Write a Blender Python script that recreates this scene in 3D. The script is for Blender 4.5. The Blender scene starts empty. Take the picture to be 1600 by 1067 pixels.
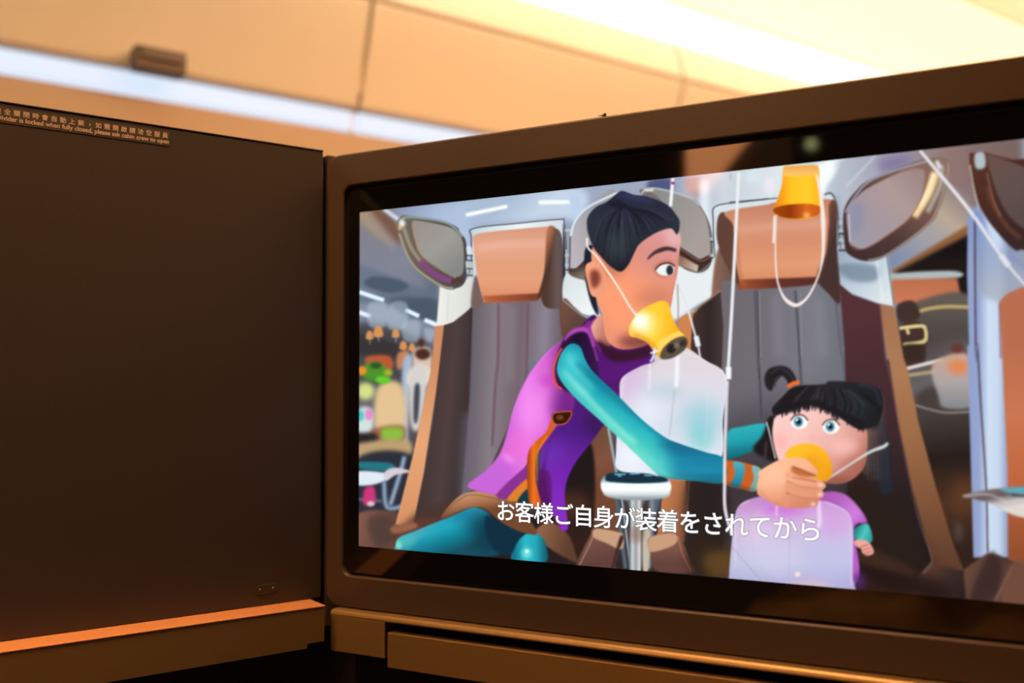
import bpy, bmesh, math
import numpy as np
from mathutils import Vector, Matrix, Euler

scn = bpy.context.scene
col = scn.collection

# ================================================================= camera
EYE = 1.15                                   # seated eye height over the cabin floor
cam_d = bpy.data.cameras.new('camera')
cam = bpy.data.objects.new('camera', cam_d)
col.objects.link(cam)
# columns of the rotation: camera right, up, backward axes in the world
R = Matrix(((0.999990666, 0.004320699, 0.0),
            (0.000215198, -0.049805890, -0.998758893),
            (-0.004315337, 0.998749571, -0.049806355)))
cam.matrix_world = Matrix.Translation((0, 0, EYE)) @ R.to_4x4()
cam_d.lens = 35.0
cam_d.sensor_width = 36.0
cam_d.sensor_fit = 'HORIZONTAL'
cam_d.clip_start = 0.02
cam_d.dof.use_dof = True
cam_d.dof.focus_distance = 0.80
cam_d.dof.aperture_fstop = 3.2
scn.camera = cam

# ================================================================= world: the dim warm rest of the cabin
world = bpy.data.worlds.new('cabin_air')
scn.world = world
world.use_nodes = True
WB = world.node_tree.nodes['Background']
WB.inputs[0].default_value = (1.0, 0.48, 0.24, 1)
WB.inputs[1].default_value = 0.02

# ================================================================= exposure
scn.view_settings.view_transform = 'Standard'
scn.view_settings.look = 'None'
scn.view_settings.exposure = 0.0
scn.view_settings.gamma = 1.0
scn.view_settings.use_curve_mapping = False

# light levels (the lamps themselves are built further down)
COVE_STRENGTH = 2.0        # ceiling cove, warm white
WASH_STRENGTH = .92       # window-side wash strip, cool white
LAMP_STRENGTH = 27.0       # amber mood lighting panel over the suite
BIN_FILL_STRENGTH = 23.0      # added amber lamp out of view, brightening the overhead bins
CEIL_GLOW_STRENGTH = 1.15      # glow put into the cream ceiling beside the cove for its indirect light

# ================================================================= helpers
def mat(name, color, rough=.5, metal=0., emit=None, strength=0., spec=.5, noise=0., nscale=400., coat=0.):
    m = bpy.data.materials.new(name)
    m.use_nodes = True
    nt = m.node_tree
    b = nt.nodes['Principled BSDF']
    b.inputs['Base Color'].default_value = (*color, 1)
    b.inputs['Roughness'].default_value = rough
    b.inputs['Metallic'].default_value = metal
    b.inputs['Specular IOR Level'].default_value = spec
    b.inputs['Coat Weight'].default_value = coat
    if emit:
        b.inputs['Emission Color'].default_value = (*emit, 1)
        b.inputs['Emission Strength'].default_value = strength
    if noise:
        tc = nt.nodes.new('ShaderNodeTexCoord')
        n = nt.nodes.new('ShaderNodeTexNoise')
        n.inputs['Scale'].default_value = nscale
        n.inputs['Detail'].default_value = 3
        bp = nt.nodes.new('ShaderNodeBump')
        bp.inputs['Strength'].default_value = noise
        bp.inputs['Distance'].default_value = .0005
        nt.links.new(tc.outputs['Object'], n.inputs['Vector'])
        nt.links.new(n.outputs['Fac'], bp.inputs['Height'])
        nt.links.new(bp.outputs['Normal'], b.inputs['Normal'])
        # fine speckle of the painted shell
        mx = nt.nodes.new('ShaderNodeMixRGB')
        mx.blend_type = 'MULTIPLY'
        mx.inputs[0].default_value = .25
        mx.inputs[1].default_value = (*color, 1)
        nt.links.new(n.outputs['Fac'], mx.inputs[2])
        nt.links.new(mx.outputs[0], b.inputs['Base Color'])
    return m

def link(name, bm, m, parent=None, smooth=False):
    me = bpy.data.meshes.new(name)
    bmesh.ops.recalc_face_normals(bm, faces=bm.faces[:])
    bm.to_mesh(me)
    bm.free()
    me.materials.append(m)
    if smooth:
        for p in me.polygons:
            p.use_smooth = True
    o = bpy.data.objects.new(name, me)
    col.objects.link(o)
    if parent:
        o.parent = parent
    return o

def thing(name, label, cat, loc=(0, 0, 0), rot=0., group=None):
    o = bpy.data.objects.new(name, None)
    o.empty_display_size = .05
    col.objects.link(o)
    o.location = loc
    o.rotation_euler = (0, 0, rot)
    tag(o, label, cat, group)
    return o

def tag(o, label, cat, group=None):
    o['label'] = label
    o['category'] = cat
    if group:
        o['group'] = group

def place(o, loc, rot):
    o.location = loc
    o.rotation_euler = (0, 0, rot)
    return o

def structure(o):
    o['kind'] = 'structure'
    return o

def box(bm, x0, x1, y0, y1, z0, z1, bev=0.):
    vs = [bm.verts.new((x, y, z)) for x in (x0, x1) for y in (y0, y1) for z in (z0, z1)]
    fs = [bm.faces.new([vs[i] for i in f]) for f in ((0, 1, 3, 2), (4, 6, 7, 5), (0, 4, 5, 1), (2, 3, 7, 6), (0, 2, 6, 4), (1, 5, 7, 3))]
    if bev:
        es = list({e for f in fs for e in f.edges})
        bmesh.ops.bevel(bm, geom=es, offset=bev, segments=2, affect='EDGES', profile=.5)
    return bm

def BX(*a):
    return box(bmesh.new(), *a)

def rrect(x0, z0, x1, z1, r, n=8):
    out = []
    for cx, cz, a in ((x1-r, z1-r, 0), (x0+r, z1-r, 90), (x0+r, z0+r, 180), (x1-r, z0+r, 270)):
        for k in range(n+1):
            t = math.radians(a + 90*k/n)
            out.append((cx + r*math.cos(t), cz + r*math.sin(t)))
    return out

def rings(levels, cap0=False, cap1=False):
    """bridge rounded rectangles (x0,z0,x1,z1,r,y) one after another"""
    bm = bmesh.new()
    loops = []
    for x0, z0, x1, z1, r, y in levels:
        loops.append([bm.verts.new((x, y, z)) for x, z in rrect(x0, z0, x1, z1, r)])
    n = len(loops[0])
    for a, b in zip(loops, loops[1:]):
        for i in range(n):
            bm.faces.new((a[i], a[(i+1) % n], b[(i+1) % n], b[i]))
    if cap0:
        bm.faces.new(loops[0])
    if cap1:
        bm.faces.new(loops[-1])
    return bm

def extrude_profile(pts, x0, x1, closed=True, nx=1):
    """profile of (y,z) points swept along x, ends capped when closed"""
    bm = bmesh.new()
    rows = []
    for k in range(nx+1):
        x = x0 + (x1-x0)*k/nx
        rows.append([bm.verts.new((x, y, z)) for y, z in pts])
    n = len(pts)
    for a, b in zip(rows, rows[1:]):
        for i in range(n if closed else n-1):
            bm.faces.new((a[i], a[(i+1) % n], b[(i+1) % n], b[i]))
    if closed:
        bm.faces.new(rows[0])
        bm.faces.new(rows[-1])
    return bm

def glyphs(items, offset=0., y=0.):
    """items: (text, x, z, size); returns a bmesh of flat lettering in the xz plane at depth y"""
    out = bmesh.new()
    dg = None
    for txt, x, z, size, sx in items:
        cu = bpy.data.curves.new('lettering', 'FONT')
        cu.body = txt
        cu.size = 1.0
        cu.align_x = 'CENTER'
        cu.resolution_u = 6
        cu.fill_mode = 'BOTH'
        o = bpy.data.objects.new('lettering', cu)
        col.objects.link(o)
        dg = bpy.context.evaluated_depsgraph_get()
        dg.update()
        me = bpy.data.meshes.new_from_object(o.evaluated_get(dg))
        me.transform(Matrix(((size*sx, 0, 0, x), (0, 0, 0, y), (0, size, 0, z), (0, 0, 0, 1))))
        out.from_mesh(me)
        if offset:                                    # heavier strokes: the same outline nudged round a small circle
            px, pz = 0., 0.
            for k in range(8):
                dx, dz = offset*math.cos(k*math.pi/4), offset*math.sin(k*math.pi/4)
                me.transform(Matrix.Translation((dx-px, 0, dz-pz)))
                px, pz = dx, dz
                out.from_mesh(me)
        bpy.data.meshes.remove(me)
        bpy.data.objects.remove(o)
        bpy.data.curves.remove(cu)
    return out

# the two frames everything near stands in: x runs along the panel, y into it, z up
DISPLAY_AT, DISPLAY_TURN = (-0.13686831, 0.89364568, EYE - 0.13699035), math.atan2(-0.4761553, 0.87936121)
DIVIDER_AT, DIVIDER_TURN = (-0.17126831, 0.91227254, EYE + 0.00721895), math.atan2(0.59576259, 0.80316059)
CABIN_AT, CABIN_TURN = (0, 0, 0), DIVIDER_TURN
# ---------------------------------------------------------------- the film still shown by the display
# drawn with numpy on a sheet of PX by PY dots, then carried to the vertices of the picture mesh
PX0, PY0, PX1, PY1 = 550, 195, 1640, 965
SW, SH = PX1 - PX0, PY1 - PY0
sheet = np.zeros((SH, SW, 3), np.float32)

def spline(pts, closed, n=8):
    p = np.array(pts, float)
    m = len(p)
    out = []
    rng = range(m) if closed else range(m - 1)
    for i in rng:
        if closed:
            a, b, c, d = p[(i-1) % m], p[i], p[(i+1) % m], p[(i+2) % m]
        else:
            a, b, c, d = p[max(i-1, 0)], p[i], p[i+1], p[min(i+2, m-1)]
        for k in range(n):
            t = k / n
            out.append(0.5*((2*b) + (c-a)*t + (2*a-5*b+4*c-d)*t*t + (3*b-a-3*c+d)*t*t*t))
    if not closed:
        out.append(p[-1])
    return np.array(out)

def raster(pts):
    """even-odd fill, exact in x, four sub-rows in y; returns a full-sheet coverage mask"""
    m = np.zeros((SH, SW + 1), np.float32)
    p = np.array(pts, float) - (PX0, PY0)
    q = np.roll(p, -1, axis=0)
    y0 = max(0, int(math.floor(p[:, 1].min())))
    y1 = min(SH, int(math.ceil(p[:, 1].max())) + 1)
    S = 4
    for y in range(y0, y1):
        for s in range(S):
            yy = y + (s + .5) / S
            hit = (p[:, 1] <= yy) != (q[:, 1] <= yy)
            if not hit.any():
                continue
            a, b = p[hit], q[hit]
            xs = np.sort(a[:, 0] + (yy - a[:, 1]) * (b[:, 0] - a[:, 0]) / (b[:, 1] - a[:, 1]))
            xs = np.clip(xs, 0, SW)
            for j in range(0, len(xs) - 1, 2):
                l, r = xs[j], xs[j+1]
                il, ir = int(l), int(r)
                if il == ir:
                    m[y, il] += (r - l) / S
                else:
                    m[y, il] += (il + 1 - l) / S
                    m[y, il+1:ir] += 1. / S
                    m[y, ir] += (r - ir) / S
    return np.clip(m[:, :SW], 0, 1)

def soft(m, s):
    if s <= 0:
        return m
    r = int(math.ceil(s * 2.6))
    ys, xs = np.nonzero(m.max(1) > 0)[0], np.nonzero(m.max(0) > 0)[0]
    if len(ys) == 0:
        return m
    ya, yb = max(0, ys[0] - r), min(SH, ys[-1] + r + 1)
    xa, xb = max(0, xs[0] - r), min(SW, xs[-1] + r + 1)
    k = np.exp(-.5 * (np.arange(-r, r + 1) / s) ** 2)
    k /= k.sum()
    sub = np.pad(m[ya:yb, xa:xb], r, mode='edge')
    t = np.zeros((sub.shape[0], xb - xa), np.float32)
    for i, w in enumerate(k):
        t += w * sub[:, i:i + xb - xa]
    o = np.zeros((yb - ya, xb - xa), np.float32)
    for i, w in enumerate(k):
        o += w * t[i:i + yb - ya]
    res = np.zeros_like(m)
    res[ya:yb, xa:xb] = o
    return res

GY, GX = np.mgrid[0:SH, 0:SW].astype(np.float32)
GX += PX0 + .5
GY += PY0 + .5

def colour(c):
    """a plain colour, or ('g', (x,y), (x,y), [(t, colour), ...]) for a ramp between two points"""
    if c[0] != 'g':
        return np.array(c, np.float32) / 255.
    _, a, b, stops = c
    dx, dy = b[0]-a[0], b[1]-a[1]
    t = ((GX - a[0]) * dx + (GY - a[1]) * dy) / (dx*dx + dy*dy)
    ts = [s[0] for s in stops]
    return np.stack([np.interp(t, ts, [s[1][k] for s in stops]) for k in range(3)], -1).astype(np.float32) / 255.

def lay(m, c, a=1.0, clip=None):
    global sheet
    m = m * a
    if clip is not None:
        m = m * clip
    m = m[..., None]
    sheet = sheet * (1 - m) + colour(c) * m

def fill(pts, c, blur=.5, a=1., clip=None, sharp=False):
    m = raster(pts if sharp else spline(pts, True))
    lay(soft(m, blur), c, a, clip)
    return m

def ribbon(pts, w, sharp=False):
    p = np.array(pts, float) if sharp else spline(pts, False)
    n = len(p)
    ws = np.interp(np.linspace(0, 1, n), np.linspace(0, 1, len(w)), w) if hasattr(w, '__len__') else np.full(n, w)
    t = np.gradient(p, axis=0)
    t /= np.maximum(np.linalg.norm(t, axis=1, keepdims=True), 1e-6)
    nn = np.stack([-t[:, 1], t[:, 0]], 1)
    ws = ws[:, None] / 2
    return np.concatenate([p + nn*ws, (p - nn*ws)[::-1]])

def line(pts, w, c, blur=.6, a=1., clip=None, sharp=False):
    m = raster(ribbon(pts, w, sharp))
    lay(soft(m, blur), c, a, clip)
    return m

def blob(x, y, rx, ry, c, blur=1., a=1., clip=None, rot=0.):
    th = np.linspace(0, 2*math.pi, 40, endpoint=False)
    cr, sr = math.cos(rot), math.sin(rot)
    px, py = rx*np.cos(th), ry*np.sin(th)
    m = raster(np.stack([x + px*cr - py*sr, y + px*sr + py*cr], 1))
    lay(soft(m, blur), c, a, clip)
    return m

def tile(x0, y0, k):
    return lambda *v: [(x0 + v[i]/k, y0 + v[i+1]/k) for i in range(0, len(v), 2)]
A = tile(540, 300, 3.556)
B = tile(540, 560, 3.139)
K = tile(880, 270, 3.334)
D = tile(860, 560, 3.139)
S = tile(540, 235, 2.736)
E = tile(1140, 230, 3.233)
F = tile(1130, 540, 2.667)
G = tile(1360, 540, 2.542)

def pt(T, x, y):
    return T(x, y)[0]

def ramp(p, q, *stops):
    n = len(stops)
    return ('g', p, q, [(i/(n-1), s) for i, s in enumerate(stops)])

# --- cabin behind the seats
fill([(550, 190), (1640, 190), (1640, 970), (550, 970)], ramp((600, 300), (600, 880), (150, 160, 182), (128, 136, 155), (80, 72, 76), (44, 36, 36)), 0, sharp=True)
fill(A(230, 60, 700, 60, 700, 420, 520, 420, 300, 160), ramp(pt(A, 230, 90), pt(A, 700, 300), (120, 132, 160), (160, 178, 205), (176, 194, 222)), 6, sharp=True)
fill(A(60, 60, 240, 60, 310, 160, 520, 380, 520, 620, 60, 620), ramp(pt(A, 100, 120), pt(A, 250, 600), (132, 118, 108), (118, 120, 132), (120, 130, 148), (92, 104, 122)), 4, sharp=True)
fill(A(140, 110, 220, 100, 300, 210, 300, 290), (112, 78, 62), 4, .9)
fill(A(70, 110, 130, 105, 280, 300, 240, 300, 70, 170), (165, 145, 122), 5, .7)
fill(A(70, 190, 200, 290, 420, 480, 420, 540, 70, 400), (122, 124, 138), 5, .8)
line(A(210, 90, 310, 165), 6, (205, 220, 250), 2)
fill(A(70, 400, 520, 590, 520, 650, 240, 520, 70, 520), (96, 110, 128), 3, .8)
fill(A(150, 470, 300, 490, 350, 530, 250, 560, 110, 520), (72, 86, 104), 2)
fill(A(250, 600, 480, 590, 520, 640, 520, 720, 330, 680), (70, 84, 100), 3)
fill(A(70, 730, 470, 850, 470, 1060, 70, 1060), (66, 66, 72), 5)
fill(A(70, 790, 300, 850, 330, 920, 70, 900), (52, 50, 52), 3)
for s in ((75, 555, 215, 602), (75, 668, 140, 690), (335, 655, 410, 690), (440, 710, 512, 740)):
    line(A(*s), 6.5, (222, 240, 250), 1.2)
fill(A(640, 60, 1300, -20, 1300, 170, 1200, 150, 700, 200, 660, 260), ramp(pt(A, 900, 60), pt(A, 1000, 170), (166, 184, 208), (196, 212, 230)), 5, .85)
line(A(670, 128, 900, 80), 5.5, (244, 250, 255), 1.3)
line(A(1075, 58, 1260, 56), 5.5, (244, 250, 255), 1.3)
fill(A(1240, 20, 1300, 20, 1300, 160, 1275, 150), (180, 200, 225), 2)
for s in ((130, 620, 225, 620, 225, 740, 135, 745), (245, 625, 340, 618, 335, 750, 240, 755), (320, 730, 410, 720, 400, 830, 325, 820), (440, 760, 500, 770, 480, 830, 450, 820)):
    fill(A(*s), (168, 186, 200), 2, .55)
for x, y, s in ((135, 795, 20), (183, 775, 26), (280, 785, 20), (322, 852, 20), (370, 862, 18)):
    fill(A(x-s*.6, y-s, x+s*.6, y-s, x+s, y+s, x-s, y+s), (205, 140, 85), 1.2)
    line(A(x, y+s, x+3, y+s+30), 2, (200, 200, 200), 1, .5)
# the seat rows and passengers far off, out of focus
fill(A(120, 915, 245, 912, 255, 985, 130, 975), (178, 84, 52), 2)
fill(A(290, 900, 350, 880, 330, 960, 290, 985), (190, 120, 80), 2)
fill(B(280, 30, 330, 0, 310, 250, 305, 480, 270, 560, 240, 560, 275, 400), (160, 178, 200), 2.5)
fill(A(380, 880, 470, 870, 475, 1000, 390, 1010), (212, 186, 172), 2.5)
blob(*pt(A, 430, 900), 12, 9, (70, 40, 32), 2)
blob(*pt(A, 422, 838), 5, 6, (80, 45, 35), 1.5)
fill(A(360, 990, 470, 980, 460, 1070, 350, 1070), (226, 212, 190), 3)
fill(B(320, 60, 400, 60, 370, 330, 320, 320), (205, 200, 196), 3)
fill(B(340, 140, 365, 140, 355, 300, 335, 300), (58, 66, 78), 2)
fill(B(160, 140, 275, 130, 290, 340, 150, 360), (218, 186, 140), 3.5)
fill(B(60, 250, 130, 250, 130, 370, 60, 360), (200, 216, 214), 3)
blob(*pt(B, 75, 280), 5, 9, (64, 190, 190), 2)
blob(*pt(B, 115, 275), 6, 9, (220, 130, 190), 2)
blob(*pt(B, 100, 160), 14, 14, (205, 214, 130), 4)
blob(*pt(B, 140, 65), 20, 15, (70, 140, 42), 3)
blob(*pt(B, 185, 105), 12, 6, (92, 200, 40), 2)
blob(*pt(B, 80, 60), 8, 7, (226, 140, 40), 2)
blob(*pt(B, 210, 70), 7, 6, (150, 170, 50), 2)
blob(*pt(B, 150, 35), 9, 5, (40, 80, 40), 2)
fill(B(130, 350, 280, 330, 280, 410, 130, 410), (150, 92, 74), 3)
fill(B(180, 345, 275, 340, 275, 400, 190, 405), (132, 180, 60), 3)
fill(B(60, 370, 150, 370, 150, 415, 60, 415), (36, 34, 34), 3)
fill(B(60, 420, 300, 400, 300, 480, 60, 495), (180, 152, 108), 3)
fill(B(60, 490, 330, 480, 330, 760, 60, 760), (40, 44, 56), 3)
line(B(290, 480, 270, 560, 220, 720), 6, (150, 170, 196), 2)
line(B(190, 600, 205, 730, 290, 720), 6, (140, 160, 186), 2)
line(B(60, 690, 180, 700), 3, (110, 130, 156), 2)
fill(B(95, 640, 140, 630, 145, 710, 90, 715), (196, 52, 116), 2)
blob(*pt(B, 125, 712), 6, 4, (210, 190, 196), 1.5)
fill(B(55, 555, 190, 560, 205, 590, 140, 618, 55, 618), (214, 226, 234), 1.5)
fill(B(55, 508, 200, 510, 245, 530, 180, 552, 55, 535), (34, 110, 126), 1.3)
fill(B(190, 560, 240, 535, 325, 555, 250, 570, 200, 600), (206, 196, 204), 1.3)
fill(B(55, 770, 200, 745, 340, 800, 420, 960, 420, 1000, 55, 930), ramp(pt(B, 60, 800), pt(B, 350, 900), (126, 84, 72), (92, 66, 58), (66, 50, 48)), 2)
fill(B(110, 790, 200, 770, 250, 830, 260, 930, 150, 920), (74, 56, 52), 4, .8)
# the wall between and above the seats
fill(K(560, -20, 1100, -20, 1100, 300, 560, 300), ramp(pt(K, 600, 100), pt(K, 1060, 100), (150, 160, 182), (196, 204, 214), (205, 214, 220)), 5, sharp=True)
fill(K(450, 40, 560, 30, 560, 110, 450, 100), (74, 82, 122), 3)
fill(K(640, 30, 715, 30, 720, 130, 650, 100), (160, 142, 150), 3)
blob(*pt(K, 885, 20), 5, 6, (120, 132, 146), 1.5)
line(K(735, 40, 740, 200, 770, 330), 14, (218, 226, 232), 4)
fill(E(0, 100, 560, 30, 560, 250, 0, 270), ramp(pt(E, 0, 100), pt(E, 560, 100), (190, 200, 210), (214, 222, 226), (172, 182, 196)), 3, sharp=True)
blob(*pt(E, 205, 195), 9, 14, (225, 220, 232), 3)
blob(*pt(E, 120, 150), 14, 8, (206, 222, 226), 4)
fill(E(430, 100, 520, 60, 590, 50, 490, 200, 480, 260, 430, 200), (236, 244, 246), 3)
fill(E(540, 60, 960, -20, 1480, -60, 1480, 300, 560, 380), ramp(pt(E, 560, 200), pt(E, 1400, 100), (176, 184, 196), (150, 146, 164), (136, 112, 108), (116, 96, 92)), 5, sharp=True)
line(E(740, 40, 590, 200), 2, (216, 216, 226), 1.5, .8)
fill(E(760, 60, 900, 40, 900, 90, 780, 130), (120, 112, 148), 6, .8)
fill(E(1080, 200, 1230, 200, 1230, 420, 800, 620, 790, 520), ramp(pt(E, 1180, 200), pt(E, 850, 600), (128, 112, 114), (176, 160, 142), (150, 150, 160), (120, 132, 160)), 4, sharp=True)
fill(E(1210, 390, 1210, 450, 840, 640, 815, 625), (138, 90, 54), 2, sharp=True)
fill(E(1210, 440, 1250, 440, 1250, 800, 1150, 760, 820, 660, 850, 625), (18, 15, 18), 2.5, sharp=True)
fill(E(815, 640, 1130, 625, 1150, 660, 815, 680), (166, 178, 178), 1.5)
fill(E(815, 668, 1150, 660, 1165, 740, 1165, 800, 830, 790), ramp(pt(E, 900, 660), pt(E, 900, 790), (176, 104, 72), (196, 116, 82)), 1.8, sharp=True)
fill(E(940, 780, 1210, 750, 1240, 1100, 860, 1100, 850, 850), ramp(pt(E, 1000, 780), pt(E, 1000, 1060), (92, 84, 76), (72, 68, 66), (78, 70, 68)), 2.5)
fill(G(130, 0, 420, 0, 420, 300, 180, 240), ramp(pt(G, 150, 0), pt(G, 300, 280), (70, 58, 56), (96, 92, 96), (74, 66, 64)), 4)
fill(G(170, 230, 420, 260, 420, 900, 330, 900), ramp(pt(G, 300, 260), pt(G, 360, 800), (66, 58, 56), (32, 25, 24), (70, 44, 30), (44, 30, 24)), 4)
blob(*pt(G, 370, 600), 20, 30, (92, 56, 34), 10, .8)
line(E(955, 830, 1010, 815, 1100, 805, 1215, 808), 5.5, (180, 158, 104), 1)
fill(E(845, 800, 920, 775, 960, 830, 950, 870, 860, 880), (58, 44, 40), 1.5)
fill(E(870, 900, 980, 900, 990, 1060, 960, 1100, 870, 1100), (62, 44, 40), 1.5)
line(E(858, 915, 975, 905, 985, 975, 880, 995), 4.2, (206, 188, 128), .8)
line(E(895, 915, 905, 945), 5, (212, 192, 132), .8)
line(E(862, 912, 975, 900, 988, 905, 994, 975, 985, 985, 878, 998), 3.6, (208, 190, 130), .8, sharp=True)
line(E(862, 915, 985, 903), 3, (214, 196, 140), .8)
fill(G(130, 0, 205, 0, 210, 50, 140, 60), (50, 36, 34), 2)
line(G(140, 92, 290, 55), 5, (222, 214, 210), 1)
line(G(145, 118, 260, 103), 5, (176, 158, 118), 1.4)
fill(G(245, 80, 340, 30, 400, 60, 402, 220, 380, 250, 290, 245, 270, 200), ramp(pt(G, 320, 40), pt(G, 320, 250), (196, 160, 140), (170, 160, 160), (128, 132, 136)), 2, .95)
blob(*pt(G, 350, 85), 16, 11, (220, 124, 70), 5, .9)
blob(*pt(G, 345, 10), 10, 8, (96, 52, 44), 2, .9)
line(G(175, 235, 290, 265, 400, 262), 2.5, (150, 148, 146), 1, .9)

# --- seats
def stitched(pts, c=(70, 62, 72)):
    line(pts, 1.6, c, .7, .85)

SILVER = (176, 190, 200)
# left seat
fill(A(525, 520, 600, 545, 700, 460, 720, 430, 740, 700, 600, 740, 505, 760), ramp(pt(A, 510, 600), pt(A, 720, 600), (228, 230, 222), (206, 208, 206)), 1, sharp=True)
line(A(572, 560, 565, 720), 1.5, (186, 190, 190), 1.5, .7)
fill(A(500, 745, 560, 738) + B(470, 0, 430, 260, 385, 560, 330, 830, 245, 815, 330, 480, 420, 60), ramp(pt(B, 250, 800), pt(B, 430, 0), (206, 140, 96), (222, 158, 112), (200, 134, 94)), .8, sharp=True)
fill(A(548, 740, 600, 722, 660, 675, 700, 640, 740, 640) + B(620, 0, 590, 500, 560, 690, 560, 840, 330, 860, 385, 600, 430, 300, 465, 0), ramp(pt(B, 400, 300), pt(B, 600, 320), (62, 50, 48), (74, 60, 60), (54, 44, 46)), .8, sharp=True)
fill(B(345, 760, 500, 700, 560, 740, 560, 850, 240, 900), (70, 48, 42), 5, .8)
fill(B(225, 825, 330, 805, 350, 830, 245, 860), (142, 92, 70), 2)
fill(A(715, 560, 1180, 560, 1290, 640, 1290, 1067) + B(900, 0, 830, 260, 700, 560, 560, 700, 575, 560, 600, 260, 610, 0) + A(690, 1000, 705, 640), ramp(pt(A, 700, 800), pt(A, 1240, 830), (96, 90, 98), (128, 118, 126), (112, 96, 104), (130, 122, 136), (92, 78, 84)), .8, sharp=True)
line(A(850, 620, 850, 850, 840, 1060) + B(740, 60, 720, 430), 3, (96, 66, 76), 1.6, .9)
line(A(1015, 615, 1010, 850, 1005, 1060), 2.6, (98, 70, 80), 1.6, .9)
line(A(925, 640, 915, 1060), 12, (140, 130, 142), 5, .35)
line(A(1110, 640, 1105, 900), 12, (140, 134, 150), 5, .35)
line(A(700, 640, 690, 1000) + B(600, 250, 565, 700), 3, (52, 42, 46), 1.2, .9)
fill(B(575, 300, 640, 300, 620, 660, 560, 690), (104, 98, 112), 5, .5)
fill(A(1195, 600, 1280, 610, 1300, 760, 1210, 800), ramp(pt(A, 1200, 700), pt(A, 1290, 700), (100, 66, 52), (130, 88, 70)), 1)
# headrest shell and cushion
fill(A(700, 200, 715, 195, 1190, 148, 1218, 160, 1228, 300, 1240, 620, 1190, 560, 720, 560, 700, 400), ramp(pt(A, 700, 200), pt(A, 1220, 260), (186, 202, 208), (228, 234, 238), (198, 208, 214)), .7, sharp=True)
line(A(705, 470, 700, 260, 712, 203, 950, 175, 1195, 152, 1215, 165, 1228, 320), 1.6, (56, 66, 76), .6)
fill(A(1120, 230, 1160, 200, 1200, 240, 1215, 400, 1240, 640, 1200, 650, 1090, 600), ramp(pt(A, 1120, 300), pt(A, 1230, 300), (76, 54, 46), (96, 80, 78), (84, 72, 74)), .8)
fill(A(715, 480, 740, 480, 780, 600, 700, 640), (112, 92, 88), 1.5)
fill(A(712, 245, 800, 222, 1090, 195, 1150, 200, 1130, 300, 1110, 450, 1080, 585, 1060, 600, 790, 612, 765, 595, 735, 480, 712, 300), ramp(pt(A, 900, 200), pt(A, 900, 600), (206, 146, 118), (220, 160, 134), (216, 152, 118), (220, 152, 116), (208, 134, 100)), .8)
line(A(735, 315, 900, 292, 1120, 285), 9, (228, 176, 154), 4, .7)
fill(A(762, 578, 1088, 562, 1096, 572, 1064, 604, 790, 616, 772, 604), ramp(pt(A, 770, 600), pt(A, 1080, 590), (176, 92, 58), (110, 52, 36)), 1.2, .95, sharp=True)
fill(A(1120, 215, 1165, 200, 1150, 300, 1130, 480, 1080, 590, 1070, 575, 1105, 440), ramp(pt(A, 1105, 300), pt(A, 1160, 320), (170, 104, 76), (76, 50, 42)), 1.2)
# folding side wings (flat grey plates in metal frames)
def wing(T, outer, inner, c0, c1, rim=(70, 56, 50)):
    fill(T(*outer), rim, .8)
    fill(T(*inner), ramp(T(*inner)[0], T(*inner)[len(inner)//4], c0, c1), .7)

fill(A(285, 200, 300, 145, 350, 132, 590, 180, 640, 230, 672, 290, 668, 490, 600, 538, 530, 525, 400, 440, 340, 350), ramp(pt(A, 300, 300), pt(A, 640, 300), (110, 96, 84), (92, 84, 78), (70, 66, 66)), .8)
line(A(300, 230, 340, 340, 400, 430, 530, 520, 600, 535), 3, (168, 158, 138), 1)
line(A(325, 200, 365, 310, 430, 400), 5, (160, 150, 128), 1.6, .9)
line(A(300, 165, 345, 140, 500, 155, 590, 185, 650, 250), 3.6, (132, 150, 150), 1)
blob(*pt(A, 315, 175), 5, 6, (226, 232, 226), 2)
blob(*pt(A, 303, 198), 3, 4, (240, 190, 120), 1.5, .8)
line(A(415, 385, 500, 460, 590, 495), 8, (128, 66, 124), 1.4)
line(A(590, 498, 655, 485), 7, (84, 52, 46), 1.4)
fill(A(370, 175, 400, 160, 560, 190, 620, 225, 655, 290, 655, 440, 620, 472, 590, 468, 430, 360, 385, 260), ramp(pt(A, 400, 200), pt(A, 600, 440), (146, 140, 134), (150, 148, 142), (128, 130, 128)), .8)
line(A(372, 180, 388, 265, 430, 362, 590, 470), 1.6, (176, 128, 90), .8, .7)
fill(A(674, 305, 700, 305, 704, 350, 680, 352), (206, 216, 224), .8)
fill(A(668, 385, 705, 388, 706, 466, 680, 466), (178, 190, 192), .8)
for y in (352, 380, 425, 462):
    line(A(670, y, 708, y+2), 1.8, (52, 58, 66), .7)
line(A(690, 430, 688, 455), 1.4, (70, 74, 80), .7)

# second wing pair at the middle
fill(K(0, 275, 8, 320, 13, 420, 10, 560, 0, 600), (46, 44, 48), 1)
for y in (300, 430, 480):
    line(K(10, y, 40, y), 4, (168, 186, 196), .8)
line(K(10, 505, 36, 505), 2, (40, 44, 50), .8)
fill(K(15, 530, 110, 560, 170, 700, 190, 750, 60, 720, 0, 660), ramp(pt(K, 10, 550), pt(K, 150, 740), (206, 216, 220), (232, 236, 236)), 1)
fill(K(0, 660, 60, 700, 120, 755, 160, 760, 110, 800, 0, 860), ramp(pt(K, 0, 700), pt(K, 110, 780), (112, 74, 60), (84, 60, 56)), 1)
line(K(0, 662, 60, 712, 120, 752, 190, 755), 2, (150, 154, 158), 1)
fill(K(36, 330, 60, 250, 130, 180, 280, 100, 240, 500, 110, 540, 40, 510), ramp(pt(K, 40, 350), pt(K, 200, 300), (178, 172, 178), (150, 150, 154)), .8)
line(K(40, 330, 62, 255, 130, 180, 280, 105), 3, (206, 226, 240), .8)
line(K(38, 330, 34, 500), 1.8, (70, 66, 70), .7)
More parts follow.
